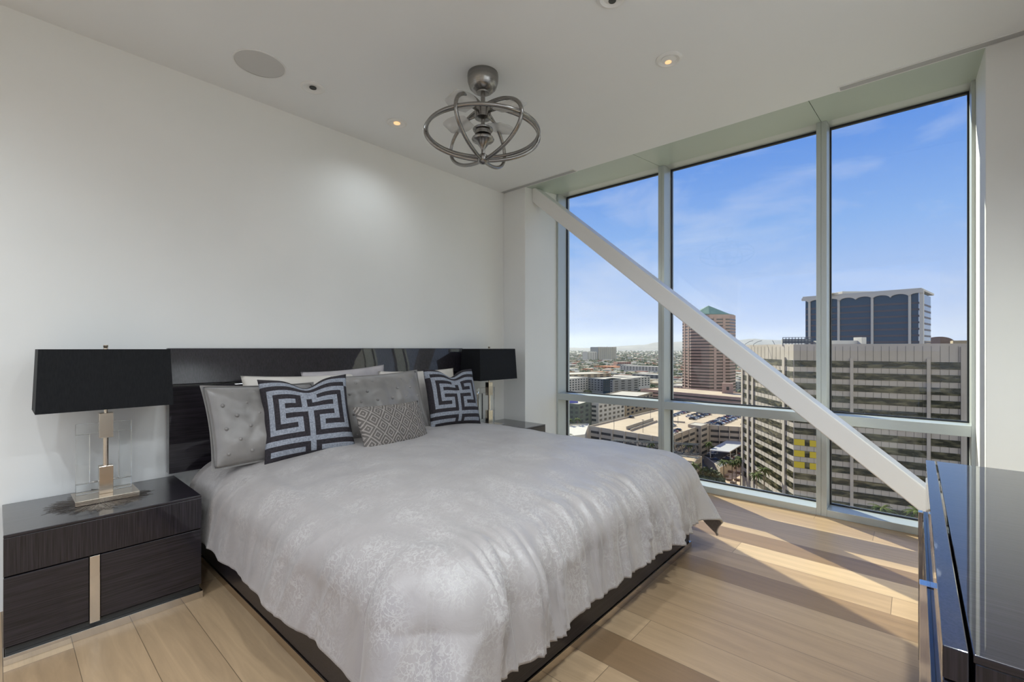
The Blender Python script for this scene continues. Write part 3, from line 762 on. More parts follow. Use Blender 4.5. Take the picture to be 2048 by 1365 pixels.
def bands(par, poly, i, zs, mat_, name='window_band', o=.12, t0=.02, t1=.98):
    a, b = poly[i], poly[(i+1) % len(poly)]
    for z0, z1 in zs:
        face_slab(MB(), a, b, poly, -.3, o, z0, z1, t0, t1).build(name, mat_, par)
def windows(par, poly, i, ztop, fh, rows, cols, mat_, ww=.5, hh=.5, z_off=.3):
    a, b = poly[i], poly[(i+1) % len(poly)]
    for r_ in range(rows):
        z1 = ztop-fh*(r_+z_off)
        for c in range(cols):
            t0 = (c+.5-ww/2)/cols; t1 = (c+.5+ww/2)/cols
            face_slab(MB(), a, b, poly, -.2, .10, z1-fh*hh, z1, t0, t1).build('window', mat_, par)
def building(name, poly, ztop, wall, label, roof=None, group=None, cat='building', parapet=.8):
    footprint(poly)
    o = MB().prism(poly, GZ, ztop).build(name, wall)
    tag(o, label, cat, group)
    if roof:
        c = sum((Vector(p[:2]) for p in poly), Vector((0, 0)))/len(poly)
        ins = [tuple(c+(Vector(p[:2])-c)*.985) for p in poly]
        MB().prism(ins, ztop, ztop+.12).build('roof', roof, o)
        if parapet:
            m = MB(); k = len(poly)
            for i in range(k):
                a, b = Vector(poly[i][:2]), Vector(poly[(i+1) % k][:2]); s_ = outward(a, b, poly)
                m.slab(a, b, (min(0, -.35*s_), max(0, -.35*s_)), ztop, ztop+parapet)
            m.build('parapet', wall, o)
    return o

# ground
gm = MB(); gm.box(-16000, 16000, -14000, 24000, GZ-1, GZ); g_ = gm.build('ground', noise_col(mat('desert_ground', (.3, .27, .2), .95), (.20, .185, .13), (.40, .34, .26), .02, detail=10))
struct(g_)
# hills
M_hill = noise_col(mat('bare_hills', (.33, .28, .24), .95), (.13, .12, .115), (.19, .17, .155), .002, detail=8)
RID = [(600, 688), (900, 690), (1050, 693), (1133, 695), (1200, 697), (1225, 694), (1262, 691), (1285, 690), (1310, 686), (1345, 684), (1380, 683), (1440, 684), (1475, 681), (1509, 678), (1530, 680), (1546, 680), (1575, 682), (1620, 684), (1700, 685), (1850, 680), (1910, 683), (1960, 683), (2050, 680), (2300, 686)]
def ridge(u):
    for (a, va), (c, vc) in zip(RID, RID[1:]):
        if a <= u <= c: return va+(vc-va)*(u-a)/(c-a)
    return 688
hm = MB(); vs = []; NU, NS = 260, 14
for i in range(NU+1):
    u = 600+1700*i/NU
    for j in range(NS+1):
        f = j/NS; s_ = 9500+5500*f
        hgt = (ZV(ridge(u)+1.1*nz1(u*.06, 4), 12500)-GZ)*max(0, math.sin(PI*f))**1.4
        hgt *= (1+.22*nz1(u*.05, f*6)*(1 if abs(f-.5) > .1 else .2))
        p = S(u, s_, GZ-2+max(0, hgt)); vs.append(tuple(p))
hm.add(vs, [(i*(NS+1)+j, (i+1)*(NS+1)+j, (i+1)*(NS+1)+j+1, i*(NS+1)+j+1) for i in range(NU) for j in range(NS)])
tag(hm.build('hills', M_hill, smooth=True), 'low pale mountain range along the horizon', 'hills', kind='structure')

# ---- the office block across the street
OL, OC, OR = S(1485, 212), S(1587, 164), S(1935, 139)
dl = (OL-OC).normalized(); 
back = Vector((0.25, 1, 0)).normalized()*70
opoly = [tuple(OL[:2]), tuple(OC[:2]), tuple(OR[:2]), tuple((OR+back)[:2]), tuple((OL+back*.8)[:2])]
zt = ZV(693, 150)
off = building('office_block', opoly, zt, M_pre, 'wide tan office block with dark window bands filling the right of the view', roof=M_roofw)
zs = []
z = zt-5.0
while z-2.25 > GZ+3: zs.append((z-2.25, z)); z -= 4.02
bands(off, opoly, 0, zs, M_winA, t0=.02, t1=.995); bands(off, opoly, 1, zs, M_winA, t0=.005, t1=.975)
for i, ts in ((0, (.012, .15, .26, .86)), (1, (.372, .803, .983))):
    # positions given as fractions of the face length
    for t in ts:
        w_ = .010 if i == 1 else .018
        if t > .97: w_ = .017
        face_slab(MB(), opoly[i], opoly[i+1], opoly, 0, .55, GZ, zt-4.0 if t < .97 else zt-.2, t-w_, t+w_).build('pier', M_pre, off)
jm = MB()
for i, k_ in ((0, 14), (1, 22)):
    for j in range(1, k_):
        face_slab(jm, opoly[i], opoly[i+1], opoly, 0, .05, GZ, zt, j/k_-.0006, j/k_+.0006)
jm.build('mullion', M_dark, off)
# yellow reflections in the window glass, painted on as flat panels
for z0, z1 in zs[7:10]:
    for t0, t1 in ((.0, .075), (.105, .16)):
        face_slab(MB(), opoly[1], opoly[2], opoly, 0, .16, z0+.05, z1-.05, t0+.003, t1).build('yellow_reflection_panel', M_yel, off)
# things on its roof
def roofbox(par_name, u0, u1, s0, depth, v0, mat_, lab, cat='roof box', z0=None):
    p = rect(S(u0, s0), S(u1, s0), depth); m = MB().prism(p, zt+.13 if z0 is None else z0, ZV(v0, s0))
    o = m.build(par_name, mat_, bevel=.1); tag(o, lab, cat); return o, p
rb, rp_ = roofbox('rooftop_plant', 1664, 1722, 160, 10, 681.5, M_cwhite, 'long cream rooftop plant box on the tan office block')
roofbox('rooftop_stack', 1724, 1733, 158, 4, 675, M_cwhite, 'short cream stack on the office block roof beside the plant box')
cp = rect(S(1566, 172), S(1623, 168), 7); ztp = ZV(675, 170)
ct = tag(MB().prism(cp, zt+1.2, ztp-.6).build('cooling_tower', M_cgrey), 'grey cooling tower in a dark steel frame on the office roof', 'cooling tower')
m = MB()
for t in [k/9 for k in range(10)]:
    p = Vector(cp[0])+(Vector(cp[1])-Vector(cp[0]))*t
    m.box(p.x-.1, p.x+.1, p.y-.4, p.y-.2, zt+.1, ztp)
a_, b_ = Vector(cp[0]), Vector(cp[1])
for z_ in (zt+1.2, (zt+ztp)/2, ztp-.15):
    m.slab(a_, b_, (.15, .45), z_, z_+.18)
m.build('steel_frame', M_steel, ct)
for k, u in enumerate((1490, 1507, 1549)):
    p = S(u, 190, zt+.1); q = 1 if k < 2 else -.3
    tag(MB().tube([p, p+Vector((0, 0, .9)), p+Vector((1.6*q, .3, 2.0)), p+Vector((3.0*q, .6, 2.4))], .09, 6).build('davit_arm', M_steel),
        ['curved dark davit arm at the far left of the office block roof', 'curved dark davit arm, middle of the three on the office roof', 'upright dark davit arm on the office roof near the cooling tower'][k], 'roof davit', 'davit arms on the office roof')

# ---- blue glass building behind
BL, BR = S(1611, 330), S(1837, 283)
bpoly = rect(BL, BR, 45); zb_ = ZV(600, 330)
blu = building('blue_office_tower', bpoly, zb_, M_winB, 'blue glass tower with white columns and scalloped roof rising behind the tan office block')
M_bandB = mat('bronze_spandrel', (.075, .055, .05), .6)
z = zb_-6.2
zz_ = []
while z > -30: zz_.append((z-1.2, z)); z -= 4.05
bands(blu, bpoly, 0, zz_, M_bandB, 'spandrel_band', .10, 0, 1); bands(blu, bpoly, 1, zz_[:10], M_bandB, 'spandrel_band', .10, 0, 1)
cols_t = (.045, .33, .63, .935)
for t in cols_t:
    face_slab(MB(), bpoly[0], bpoly[1], bpoly, .4, 1.6, GZ, zb_-.5, t-.010, t+.010).build('column', M_cwhite, blu)
face_slab(MB(), bpoly[0], bpoly[1], bpoly, -1.5, 1.6, GZ, zb_+1.5, 1.01, 1.04).build('column', M_cwhite, blu)
# scalloped header
a_, b_ = Vector(bpoly[0]), Vector(bpoly[1]); so_ = outward(a_, b_, bpoly); dd = (b_-a_).normalized(); nr = Vector((dd.y, -dd.x))*so_
hd = MB(); NN = 150; vs = []
for k in range(NN+1):
    t = -.03+1.07*k/NN
    bay = .1475; ph = ((t-.045) / bay) % 1.0
    zl = zb_-.8-2.2*(1-math.sqrt(max(0, 1-(2*ph-1)**2)))
    p = a_+(b_-a_)*t
    for o_, zz in ((.3, zl), (2.2, zl), (2.2, zb_+1.0), (.3, zb_+1.0)):
        q = p+nr*o_; vs.append((q.x, q.y, zz))
hd.add(vs, [(4*k+i, 4*k+(i+1) % 4, 4*k+4+(i+1) % 4, 4*k+4+i) for k in range(NN) for i in range(4)]+[(3, 2, 1, 0), (4*NN, 4*NN+1, 4*NN+2, 4*NN+3)])
hd.build('scalloped_header', M_cwhite, blu)
MB().prism([tuple(Vector(p)+(Vector(p)-Vector(bpoly[2])*.5-Vector(bpoly[0])*.5)*.05) for p in bpoly], zb_+1.0, zb_+2.2).build('roof_slab', M_cwhite, blu)
for u0, u1, v0, lab in ((1664, 1677, 586, 'small cream box on the blue tower roof, leftmost'), (1685, 1754, 583, 'long cream penthouse on the blue tower roof'), (1762, 1782, 582, 'small cream box on the blue tower roof, rightmost')):
    roofbox('rooftop_penthouse', u0, u1, 312, 8, v0, M_cwhite, lab, 'roof box', zb_+2.3)

# ---- buildings at the right edge
rp = rect(S(1850, 380), S(1909, 370), 30); o = building('vaulted_building', rp, ZV(685, 375), M_brown, 'brown building with a rounded vault roof right of the blue tower')
m = MB(); a_, b_ = Vector(rp[0]), Vector(rp[1]); vs = []
for k in range(17):
    an = PI*k/16; p = a_+(b_-a_)*(.5-.5*math.cos(an)); q = Vector(rp[3])+(Vector(rp[2])-Vector(rp[3]))*(.5-.5*math.cos(an)); zz = ZV(685, 375)+4.6*math.sin(an)
    vs += [(p.x, p.y, zz), (q.x, q.y, zz)]
m.add(vs, [(2*k, 2*k+2, 2*k+3, 2*k+1) for k in range(16)]+[tuple(range(0, 34, 2)), tuple(range(33, 0, -2))]); m.build('vault_roof', M_brown, o)
building('low_beige_block', rect(S(1906, 330), S(1936, 325), 25), ZV(681.5, 328), M_cbeige, 'beige block between the brown vault and the striped white tower')
wp = rect(S(1939, 290), S(1992, 280), 30); zw = ZV(676, 285)
wt = building('striped_white_tower', wp, zw, M_cwhite, 'white tower striped with dark window bands at the far right edge')
bands(wt, wp, 0, [(zw-8-3.6*k-1.6, zw-8-3.6*k) for k in range(14)], M_winC, t0=.0, t1=.96)

# ---- pink granite tower with green roof
tc_ = S(1417, 515); Rt = 27.5; zt2 = ZV(628, 480); ang0 = math.atan2(CAMY-tc_.y, CAMX-tc_.x)
def octo(R, cut=.42, rot=.45):
    out = []
    for q in range(4):
        a0 = ang0+rot+q*PI/2
        for sgn in (-1, 1):
            out.append((tc_.x+R*math.cos(a0+sgn*cut), tc_.y+R*math.sin(a0+sgn*cut)))
    return out
o8 = octo(Rt)
gt = building('granite_tower', o8, zt2, M_granite, 'pink granite tower with striped bands and a green pyramid roof')
for k in range(29):
    z1 = zt2-4.5-3.35*k
    MB().prism(octo(Rt+.15), z1-1.5, z1).build('window_band', M_bandG, gt)
m = MB(); r8 = octo(Rt*.93); m.add([(x, y, zt2) for x, y in r8]+[(tc_.x, tc_.y, ZV(609, 500))], [(i, (i+1) % 8, 8) for i in range(8)]+[tuple(range(7, -1, -1))]); m.build('pyramid_roof', M_copper, gt)
MB().prism(octo(Rt*.95), zt2-.2, zt2+.8).build('cornice', M_copper, gt)
for t in (0, 2, 4, 6):
    a_, b_ = o8[t], o8[(t+1) % 8]
    for f_ in (.28, .72): face_slab(MB(), a_, b_, o8, 0, .35, GZ, zt2-3, f_-.06, f_+.06).build('pilaster', M_granite, gt)

# ---- podium garage
pp = rect(S(1281, 443), S(1502, 358), 42)
po = building('pink_parking_garage', pp, -39, M_granite, 'long pink flat parking garage below the granite tower', roof=M_deck)
bands(po, pp, 0, [(-39-2.6-3.2*k, -39-1.5-3.2*k) for k in range(8)], M_dark, 'opening', .08, .03, .97); bands(po, pp, 3, [(-39-2.6-3.2*k, -39-1.5-3.2*k) for k in range(8)], M_dark, 'opening', .08, .05, .95)
kp = rect(S(1444, 406), S(1466, 402), 7); ko = tag(MB().prism(kp, -38.85, -30).build('stair_house', M_granite), 'small pink stair house on the garage roof by the granite tower', 'stair house')
bands(ko, kp, 0, [(-36, -33)], M_dark, 'opening', .1, .4, .65)

# ---- big garage with cars on its deck
C0, GL, GR = S(1332, 235), S(1178, 272), S(1391, 267)
dR = (GR-C0).normalized(); dL = (GL-C0).normalized(); LR = (GR-C0).length; LL = (GL-C0).length
ZD = -46.0
q2 = lambda v: (v.x, v.y)
W1, W2 = G(1419, 854, ZD), G(1500, 859, ZD)
gp = [q2(C0), q2(GL), q2(GL+dR*118), q2(C0+dR*118-dL*60), q2(W2), q2(W1), q2(GR)]
gg = building('parking_garage', gp, ZD, M_conc, 'large tan parking garage with an open roof deck full of cars', roof=M_deck, parapet=1.0)
FOOT.append((Vector(q2(C0+dR*70+dL*0)), 80))
for i in (0, 6, 4): bands(gg, gp, i, [(ZD-3.0-3.3*k, ZD-1.6-3.3*k) for k in range(5)], M_dark, 'opening', .06, .03, .97)
pm = MB()
for i, c_ in ((0, 6), (6, 4), (4, 4)):
    for k in range(c_+1): face_slab(MB(), gp[i], gp[(i+1) % 7], gp, 0, .5, GZ, ZD+1, max(0, k/c_-.012), min(1, k/c_+.012)).build('pier', M_conc, gg)
# ramp slot and inner walls on the deck
rpA, rpB = G(1253, 860, ZD), G(1306, 842, ZD)
tag(MB().slab(rpA, rpB, (-.25, .25), ZD+.12, ZD+1.9).slab(rpA+Vector((4, -3, 0)), rpB+Vector((4, -3, 0)), (-.2, .2), ZD+.12, ZD+1.2).build('ramp_parapet', M_conc), 'pair of low concrete walls along the ramp on the empty garage deck', 'barrier')
rd = (rpB-rpA).normalized(); ro = Vector((rd.y, -rd.x, 0))
tag(MB().add([tuple(rpA+Vector((0, 0, .14))+ro*.4), tuple(rpB+Vector((0, 0, .14))+ro*.4), tuple(rpB+Vector((0, 0, .14))+ro*4.2), tuple(rpA+Vector((0, 0, .14))+ro*4.2)], [(0, 1, 2, 3)]).build('ramp_lane', M_asph), 'dark ramp lane between low walls on the garage deck', 'ramp')
MB2 = MB().slab(G(1345, 845, ZD), G(1416, 852, ZD)+Vector((-14, 0, 0)), (-.2, .2), ZD+.12, ZD+1.0)
tag(MB2.build('deck_barrier', M_conc), 'low concrete wall crossing the garage deck among the parked cars', 'barrier')
# stair tower at its right corner
tp = [q2(GR+dR*1-dL*3), q2(GR+dR*12-dL*3), q2(GR+dR*12+dL*5), q2(GR+dR*1+dL*5)]
so = building('garage_stair_tower', tp, ZD+1.6, M_conc, 'tan stair tower with slots at the garage corner', roof=M_roofw, parapet=.3)
bands(so, tp, 0, [(ZD-1.6-3.3*k, ZD-.2-3.3*k) for k in range(5)], M_dark, 'opening', .06, .1, .9)
bands(so, tp, 3, [(ZD-1.6-3.3*k, ZD-.2-3.3*k) for k in range(5)], M_dark, 'opening', .06, .2, .8)
# lamp poles on the deck
for k, (u, v, h, lab) in enumerate(((1228, 862, 8, 'thin lamp pole on the empty garage deck, left of the ramp'), (1286, 866, 7, 'thin lamp pole on the garage deck just right of the ramp'), (1301, 842, 7, 'thin lamp pole at the far end of the ramp'), (1356, 848, 7, 'thin lamp pole among parked cars by the deck wall'))):
    p = G(u, v, ZD+.12)
    tag(MB().tube([p, p+Vector((0, 0, h))], .12, 6).box(p.x-.7, p.x+.7, p.y-.15, p.y+.15, p.z+h-.02, p.z+h+.2).build('lamp_pole', M_steel), lab, 'lamp pole', 'lamp poles on the garage deck')

# ---- cars
CC = {'white': (.75, .75, .75), 'silver': (.38, .39, .40), 'grey': (.14, .145, .15), 'black': (.02, .02, .022), 'dark blue': (.02, .035, .09), 'dark red': (.16, .02, .02)}
M_cg = mat('car_window', (.015, .017, .02), .08); M_tyre = mat('tyre', (.012, .012, .012), .8)
CARM = {}
for cn, cc in CC.items():
    mt = mat('car_paint_'+cn.replace(' ', '_'), cc, .25); mt.node_tree.nodes['Principled BSDF'].inputs['Coat Weight'].default_value = .6
    m = MB(); hw_ = .9
    prof = [(-2.25, .35), (-2.25, .80), (-2.05, .92), (-.95 - .35, 1.0), (.95, 1.0), (2.1, .82), (2.28, .6), (2.28, .35)]
    m.add([(x, -hw_, z) for x, z in prof]+[(x, hw_, z) for x, z in prof], [tuple(range(8)), tuple(range(15, 7, -1))]+[(i, 8+i, 8+(i+1) % 8, (i+1) % 8) for i in range(8)], 0)
    m.add([(-1.9, -.82, .97), (1.1, -.82, .97), (.35, -.66, 1.42), (-1.35, -.66, 1.42), (-1.9, .82, .97), (1.1, .82, .97), (.35, .66, 1.42), (-1.35, .66, 1.42)],
          [(0, 1, 2, 3), (7, 6, 5, 4), (1, 5, 6, 2), (4, 0, 3, 7)], 1)
    m.add([(.35, -.66, 1.43), (-1.35, -.66, 1.43), (-1.35, .66, 1.43), (.35, .66, 1.43)], [(0, 1, 2, 3)], 0)
    for wx in (-1.4, 1.45):
        for wy in (-.93, .73):
            vs = []; 
            for yy in (wy, wy+.2): vs += [(wx+.33*math.cos(2*PI*k/10), yy, .33+.33*math.sin(2*PI*k/10)) for k in range(10)]
            m.add(vs, [tuple(range(9, -1, -1)), tuple(range(10, 20))]+[(k, (k+1) % 10, 10+(k+1) % 10, 10+k) for k in range(10)], 2)
    CARM[cn] = (m, [mt, M_cg, M_tyre])
CARO = {}
rnd = random.Random(3)
def car(p, ang, color, label, group):
    if color not in CARO:
        m, ms = CARM[color]; CARO[color] = m.build('car', ms); o = CARO[color]
    else:
        o = CARO[color].copy(); COL.objects.link(o)
    o.location = p; o.rotation_euler = (0, 0, ang); tag(o, label, 'car', group); return o
names = ['white', 'white', 'silver', 'silver', 'grey', 'grey', 'black', 'black', 'dark blue', 'dark red']
aR = math.atan2(dR.y, dR.x)
# rows of parked cars (distance along the right edge, distance in from it)
rows_ = [(76, 116, -19, 'row beside the office'), (60, 116, -6, 'second row from the office'), (60, 116, -.5, 'third row from the office'), (74, 116, 14, 'fourth row from the office'), (80, 116, 19.5, 'fifth row from the office'),
         (14, 30, 5, 'short corner row'), (30, 44, 14, 'short row by the barrier'), (70, 116, 30, 'row beside the empty deck')]
for d0, d1, ins, rl in rows_:
    x = d0
    while x < d1:
        if rnd.random() < .8:
            c_ = rnd.choice(names)
            p = C0+dR*(x+rnd.uniform(-.2, .2))+dL*(ins+rnd.uniform(-.4, .4)); p.z = ZD+.121
            fz = ('near end', 'middle', 'far end')[min(2, int(3*(x-d0)/(d1-d0)))]; gl = '%s of the %s' % (fz, rl)
            car(p, aR+PI/2+(PI if rnd.random() < .5 else 0)+rnd.uniform(-.03, .03), c_, '%s car on the garage roof, %s' % (c_, gl), '%s cars on the garage roof, %s' % (c_, gl))
        x += 2.9
car(G(1263, 836, ZD+.12), aR, 'black', 'lone dark car parked at the back of the empty garage deck', None)

# ---- street corner: canopy, road, plaza
def patch(name, pts, mat_, lab, cat, z=GZ+.04):
    o = MB().prism([q2(p) for p in pts], GZ+.001, z).build(name, mat_); return tag(o, lab, cat)
patch('road', [G(1380, 930), G(1425, 912), G(1500, 878), G(1500, 900), G(1440, 935), G(1395, 985), G(1300, 1060), G(1250, 1000)], M_asph, 'dark street between the garage and the office block', 'road', GZ+.03)
patch('plaza', [G(1438, 968), G(1442, 938), G(1490, 912), G(1560, 920), G(1560, 1080), G(1436, 990)], M_pave, 'sunlit tan paved plaza at the foot of the office block', 'plaza', GZ+.06)
for k, (u, v) in enumerate(((1452, 955), (1461, 946), (1458, 962), (1468, 938), (1476, 948), (1474, 962), (1466, 968), (1480, 935))):
    p = G(u, v); tag(MB().box(p.x-1.1, p.x+1.1, p.y-.8, p.y+.8, GZ+.061, GZ+1.0).build('planter', M_brown), 'brown planter box on the paved plaza, '+('leftmost of all', 'third from the left at the back', 'second from the left', 'near the left palm', 'behind the right palm', 'in front of the right palm', 'nearest the street trees', 'farthest from the camera')[k], 'planter', 'planter boxes on the plaza')
cz = -54.0; LZ = -58.4
lot = [G(1408, 912, LZ), G(1440, 936, LZ), G(1500, 905, LZ), G(1500, 886, LZ), G(1462, 884, LZ)]
lt = MB().prism([q2(p) for p in lot], GZ, LZ).build('raised_parking_lot', M_conc); tag(lt, 'raised concrete parking lot carrying the white carport', 'parking lot'); footprint([q2(p) for p in lot])
ca_ = sum((Vector(q2(p)) for p in lot), Vector((0, 0)))/5
MB().prism([tuple(ca_+(Vector(q2(p))-ca_)*.97) for p in lot], LZ, LZ+.03).build('paving', M_asph, lt)
cpo = [G(1419, 902, cz), G(1459, 906, cz), G(1497, 883, cz), G(1462, 878, cz)]
cn_ = empty('carport', (cpo[0].x, cpo[0].y, LZ), label='long white carport roof over parked cars beside the office block', cat='carport')
m = MB().prism([q2(p) for p in cpo], cz, cz+.5); m.v = [(x-cpo[0].x, y-cpo[0].y, z-LZ) for x, y, z in m.v]; m.build('carport_roof', mat('white_metal_roof', (.5, .49, .48), .45), cn_)
for k in range(4):
    for e0, e1 in ((cpo[0], cpo[3]), (cpo[1], cpo[2])):
        p = e0+(e1-e0)*(.04+.3*k)-cpo[0]; MB().box(p.x-.2, p.x+.2, p.y-.2, p.y+.2, .03, cz-LZ).build('post', M_cwhite, cn_)
cd_ = (cpo[2]-cpo[1]).normalized()
for k in range(13):
    p = cpo[1]+cd_*(1.5+2.9*k)+(cpo[0]-cpo[1])*.2; p.z = LZ+.031
    c_ = rnd.choice(names); car(p, math.atan2(cd_.y, cd_.x)+PI/2, c_, '%s car parked under the open front side of the white carport' % c_, '%s cars under the carport' % c_)
for u, v, c_, lb in ((1418, 914, 'black', 'black car at the corner of the carport, leftmost'), (1430, 921, 'dark blue', 'dark blue car beside the carport corner'), (1424, 909, 'white', 'white car at the left end of the carport')):
    p = G(u, v, LZ); p.z = LZ+.031; car(p, math.atan2(cd_.y, cd_.x)+PI/2, c_, lb, None)

# ---- small tan garage at the bottom
zs_ = -52.0
sp_ = [q2(G(1404, 918, zs_)), q2(G(1366, 948, zs_)), q2(G(1250, 935, zs_)), q2(G(1330, 902, zs_))]
sg = building('small_garage', sp_, zs_, M_conc, 'small tan garage partly hidden behind the comforter edge', roof=M_deck, parapet=1.1)
bands(sg, sp_, 0, [(zs_-3.0-3.3*k, zs_-1.4-3.3*k) for k in range(3)], M_dark, 'opening', .06, .06, .94)
# truss footbridge
A_, B_ = S(1228, 238, -46.5), S(1399, 214, -43.8); HT = 4.6
tb = MB(); nseg = 12; dv = (B_-A_)/nseg; wv_ = Vector((dv.y, -dv.x, 0)).normalized()*3.0
for off_ in (Vector((0, 0, 0)), wv_):
    for zz in (0, -HT): tb.tube([A_+off_+Vector((0, 0, zz)), B_+off_+Vector((0, 0, zz))], .22, 6)
    for k in range(nseg):
        p = A_+off_+dv*k; tb.tube([p+Vector((0, 0, -HT)), p+dv*.5], .15, 5); tb.tube([p+dv*.5, p+dv+Vector((0, 0, -HT))], .15, 5)
fb = tag(tb.build('truss_footbridge', M_steel), 'dark steel truss footbridge running in front of the parking garage', 'footbridge')
MB().slab(A_+wv_*.0, B_, (0.1, 2.9), -45.2-HT-.35, -45.2-HT-.05).build('deck', M_asph, fb)
# white low roof at the left
lp = [q2(G(1120, 852, -48)), q2(G(1178, 850, -48)), q2(G(1170, 872, -48)), q2(G(1100, 880, -48))]
building('low_white_building', lp, -48, M_cwhite, 'low white flat roofed building at the left edge of the window view', roof=M_cwhite)

# ---- apartments and mid-distance blocks:  u0,u1, s0,s1, roof z, wall, depth, floors, cols, label
AP = [
 ('violet_apartment_building', 1096, 1156, 312, 318, -36, M_cpurple, 12, 5, 6, 'violet apartment block at the left edge of the window view'),
 ('green_apartment_building', 1158, 1198, 305, 340, -37, M_cgreen, 14, 5, 4, 'dark green apartment block between the violet and the cream ones'),
 ('cream_apartment_building', 1197, 1249, 322, 350, -38.5, M_cwhite, 30, 4, 6, 'cream apartment block with dark windows behind the garage deck'),
 ('tan_apartment_building', 1252, 1306, 362, 420, -40, M_cbeige, 30, 4, 7, 'tan apartment block stepping back right of the cream one'),
 ('white_apartment_building', 1120, 1176, 590, 640, -40, M_cwhite, 60, 5, 10, 'long white apartment building with a pale roof at left, mid distance'),
 ('grey_apartment_building', 1176, 1226, 640, 600, -41, M_cgrey, 50, 5, 8, 'grey and white apartment building right of the long white one'),
 ('slate_apartment_building', 1226, 1242, 602, 625, -41, M_winB, 14, 3, 3, 'narrow slate blue apartment block between two pale ones'),
 ('pale_apartment_building', 1243, 1300, 630, 690, -42, M_cwhite, 30, 4, 9, 'pale apartment building behind the pink garage at left'),
 ('beige_warehouse', 1118, 1222, 800, 850, -46, M_cbeige, 60, 2, 8, 'long beige flat roofed block beyond the white apartments'),
 ('brick_warehouse', 1222, 1262, 800, 790, -49, M_cbrick, 60, 2, 5, 'dark red brick block beyond the pale apartments'),
 ('grey_warehouse', 1264, 1318, 900, 860, -50, M_cgrey, 40, 2, 6, 'low grey block right of the brick one'),
 ('white_flats', 1240, 1316, 1200, 1120, -45, M_cwhite, 40, 3, 12, 'row of white flats with dark bays in the middle distance'),
 ('terracotta_block', 1188, 1228, 1350, 1300, -52, mat('terracotta', (.5, .2, .09), .8), 60, 1, 6, 'low block with orange roofs in the middle distance'),
 ('rust_block', 1235, 1262, 1500, 1500, -45, M_cbrick, 60, 3, 6, 'rust coloured flats in front of the far trees'),
 ('concrete_block', 1233, 1259, 1440, 1400, -50, M_cgrey, 40, 2, 5, 'grey concrete block in the middle distance'),
 ('white_office', 1338, 1368, 560, 550, -45, M_cwhite, 40, 3, 4, 'white office with tall dark windows left of the granite tower'),
 ('right_low_office', 1468, 1492, 640, 640, -46, M_cgrey, 40, 3, 3, 'grey low office right of the granite tower'),
]
for nm, u0, u1, s0, s1, zr, wm, dep, fl_, cl_, lab in AP:
    a_, b_ = S(u0, s0), S(u1, s1); p = rect(a_, b_, dep)
    o = building(nm if nm != 'right_low_office' else 'low_office', p, zr, wm, lab, roof=M_roofw if 'terracotta' not in nm else wm, parapet=.8)
    if wm == M_cpurple or wm == M_winB: pass
    windows(o, p, 0, zr, 3.2, fl_, cl_, M_winC if wm != M_winC else M_cwhite, .5, .5)
    if s0 < 700: windows(o, p, 3 if s1 >= s0 else 1, zr, 3.2, fl_, 4, M_winC, .5, .5)
# far pair of towers
fp = rect(S(1197, 2400), S(1233, 2480), 60); zf = ZV(694.5, 2430)
ft = building('far_grey_tower', fp, zf, M_cgrey, 'wide grey tower slab standing alone near the horizon')
for k in range(9): face_slab(MB(), fp[0], fp[1], fp, 0, 1.2, GZ, zf+(1 if k != 4 else 3), k/8.99, k/8.99+.035).build('pier', M_cbeige, ft)
fp = rect(S(1175, 2350), S(1193, 2380), 40)
fw = building('far_white_tower', fp, ZV(704, 2360), M_cwhite, 'smaller white tower left of the grey slab near the horizon')
for k in range(5): face_slab(MB(), fp[0], fp[1], fp, 0, 1.0, GZ, ZV(704, 2360)-3, k/5+.05, k/5+.11).build('window_band', M_winC, fw)

# ---- palms and trees near by
def palm_mesh(h, cr, seed):
    rd = random.Random(seed); m = MB()
    m.tube([(0, 0, 0), (.1, 0, h*.5), (0, .1, h)], [.28, .2, .18], 7, mi=0)
    for k in range(26):
        a = 2*PI*k/26+rd.uniform(-.1, .1); el = rd.uniform(-.5, 1.0); L = cr*rd.uniform(.85, 1.1); pts = []
        for j in range(6):
            f = j/5; rr = L*f; zz = h+L*f*math.sin(el)*.7-L*.9*f*f*(.6+.2*(el < 0))
            pts.append(Vector((rr*math.cos(a), rr*math.sin(a), zz)))
        side = Vector((-math.sin(a), math.cos(a), 0)); vs = []
        for j, p in enumerate(pts):
            w_ = .34*math.sin(PI*(.12+.85*j/5))
            vs += [p-side*w_-Vector((0, 0, .12)), p, p+side*w_-Vector((0, 0, .12))]
        m.add(vs, [f_ for j in range(5) for f_ in ((3*j, 3*j+1, 3*j+4, 3*j+3), (3*j+1, 3*j+2, 3*j+5, 3*j+4))], 1)
    return m
M_palm = noise_col(mat('palm_frond', (.10, .13, .05), .85), (.03, .05, .012), (.11, .125, .04), .8)
M_palm.node_tree.nodes['Principled BSDF'].inputs['Specular IOR Level'].default_value = .1
PALMS = [(1447, 921, 217, 'palm, leftmost of the group on the sunlit plaza'), (1464, 924, 215, 'palm second from left on the sunlit plaza'), (1472, 921, 214, 'palm third from left on the sunlit plaza'), (1481, 914, 213, 'tall palm touching the left edge of the office block'),
         (1513, 945, 176, 'palm in front of the office block, the left of two'), (1528, 936, 178, 'palm in front of the office block, the right of two'),
         (1303, 884, 229, 'palm by the footbridge in front of the left half of the garage'), (1377, 886, 224, 'palm rising in front of the truss footbridge, right'), (1417, 884, 252, 'palm at the foot of the garage stair tower'),
         (1372, 930, 172, 'palm beside the comforter edge, left of two'), (1387, 926, 174, 'palm beside the comforter edge, right of two'),
         (1765, 1012, 118, 'small palm low in front of the office block, under the brace'), (1832, 1018, 116, 'small palm low in the view behind the foot of the brace'),
         (1139, 838, 290, 'palm before the violet apartments, left'), (1155, 836, 292, 'palm before the violet apartments, right'), (1136, 868, 250, 'palm beside the low white building')]
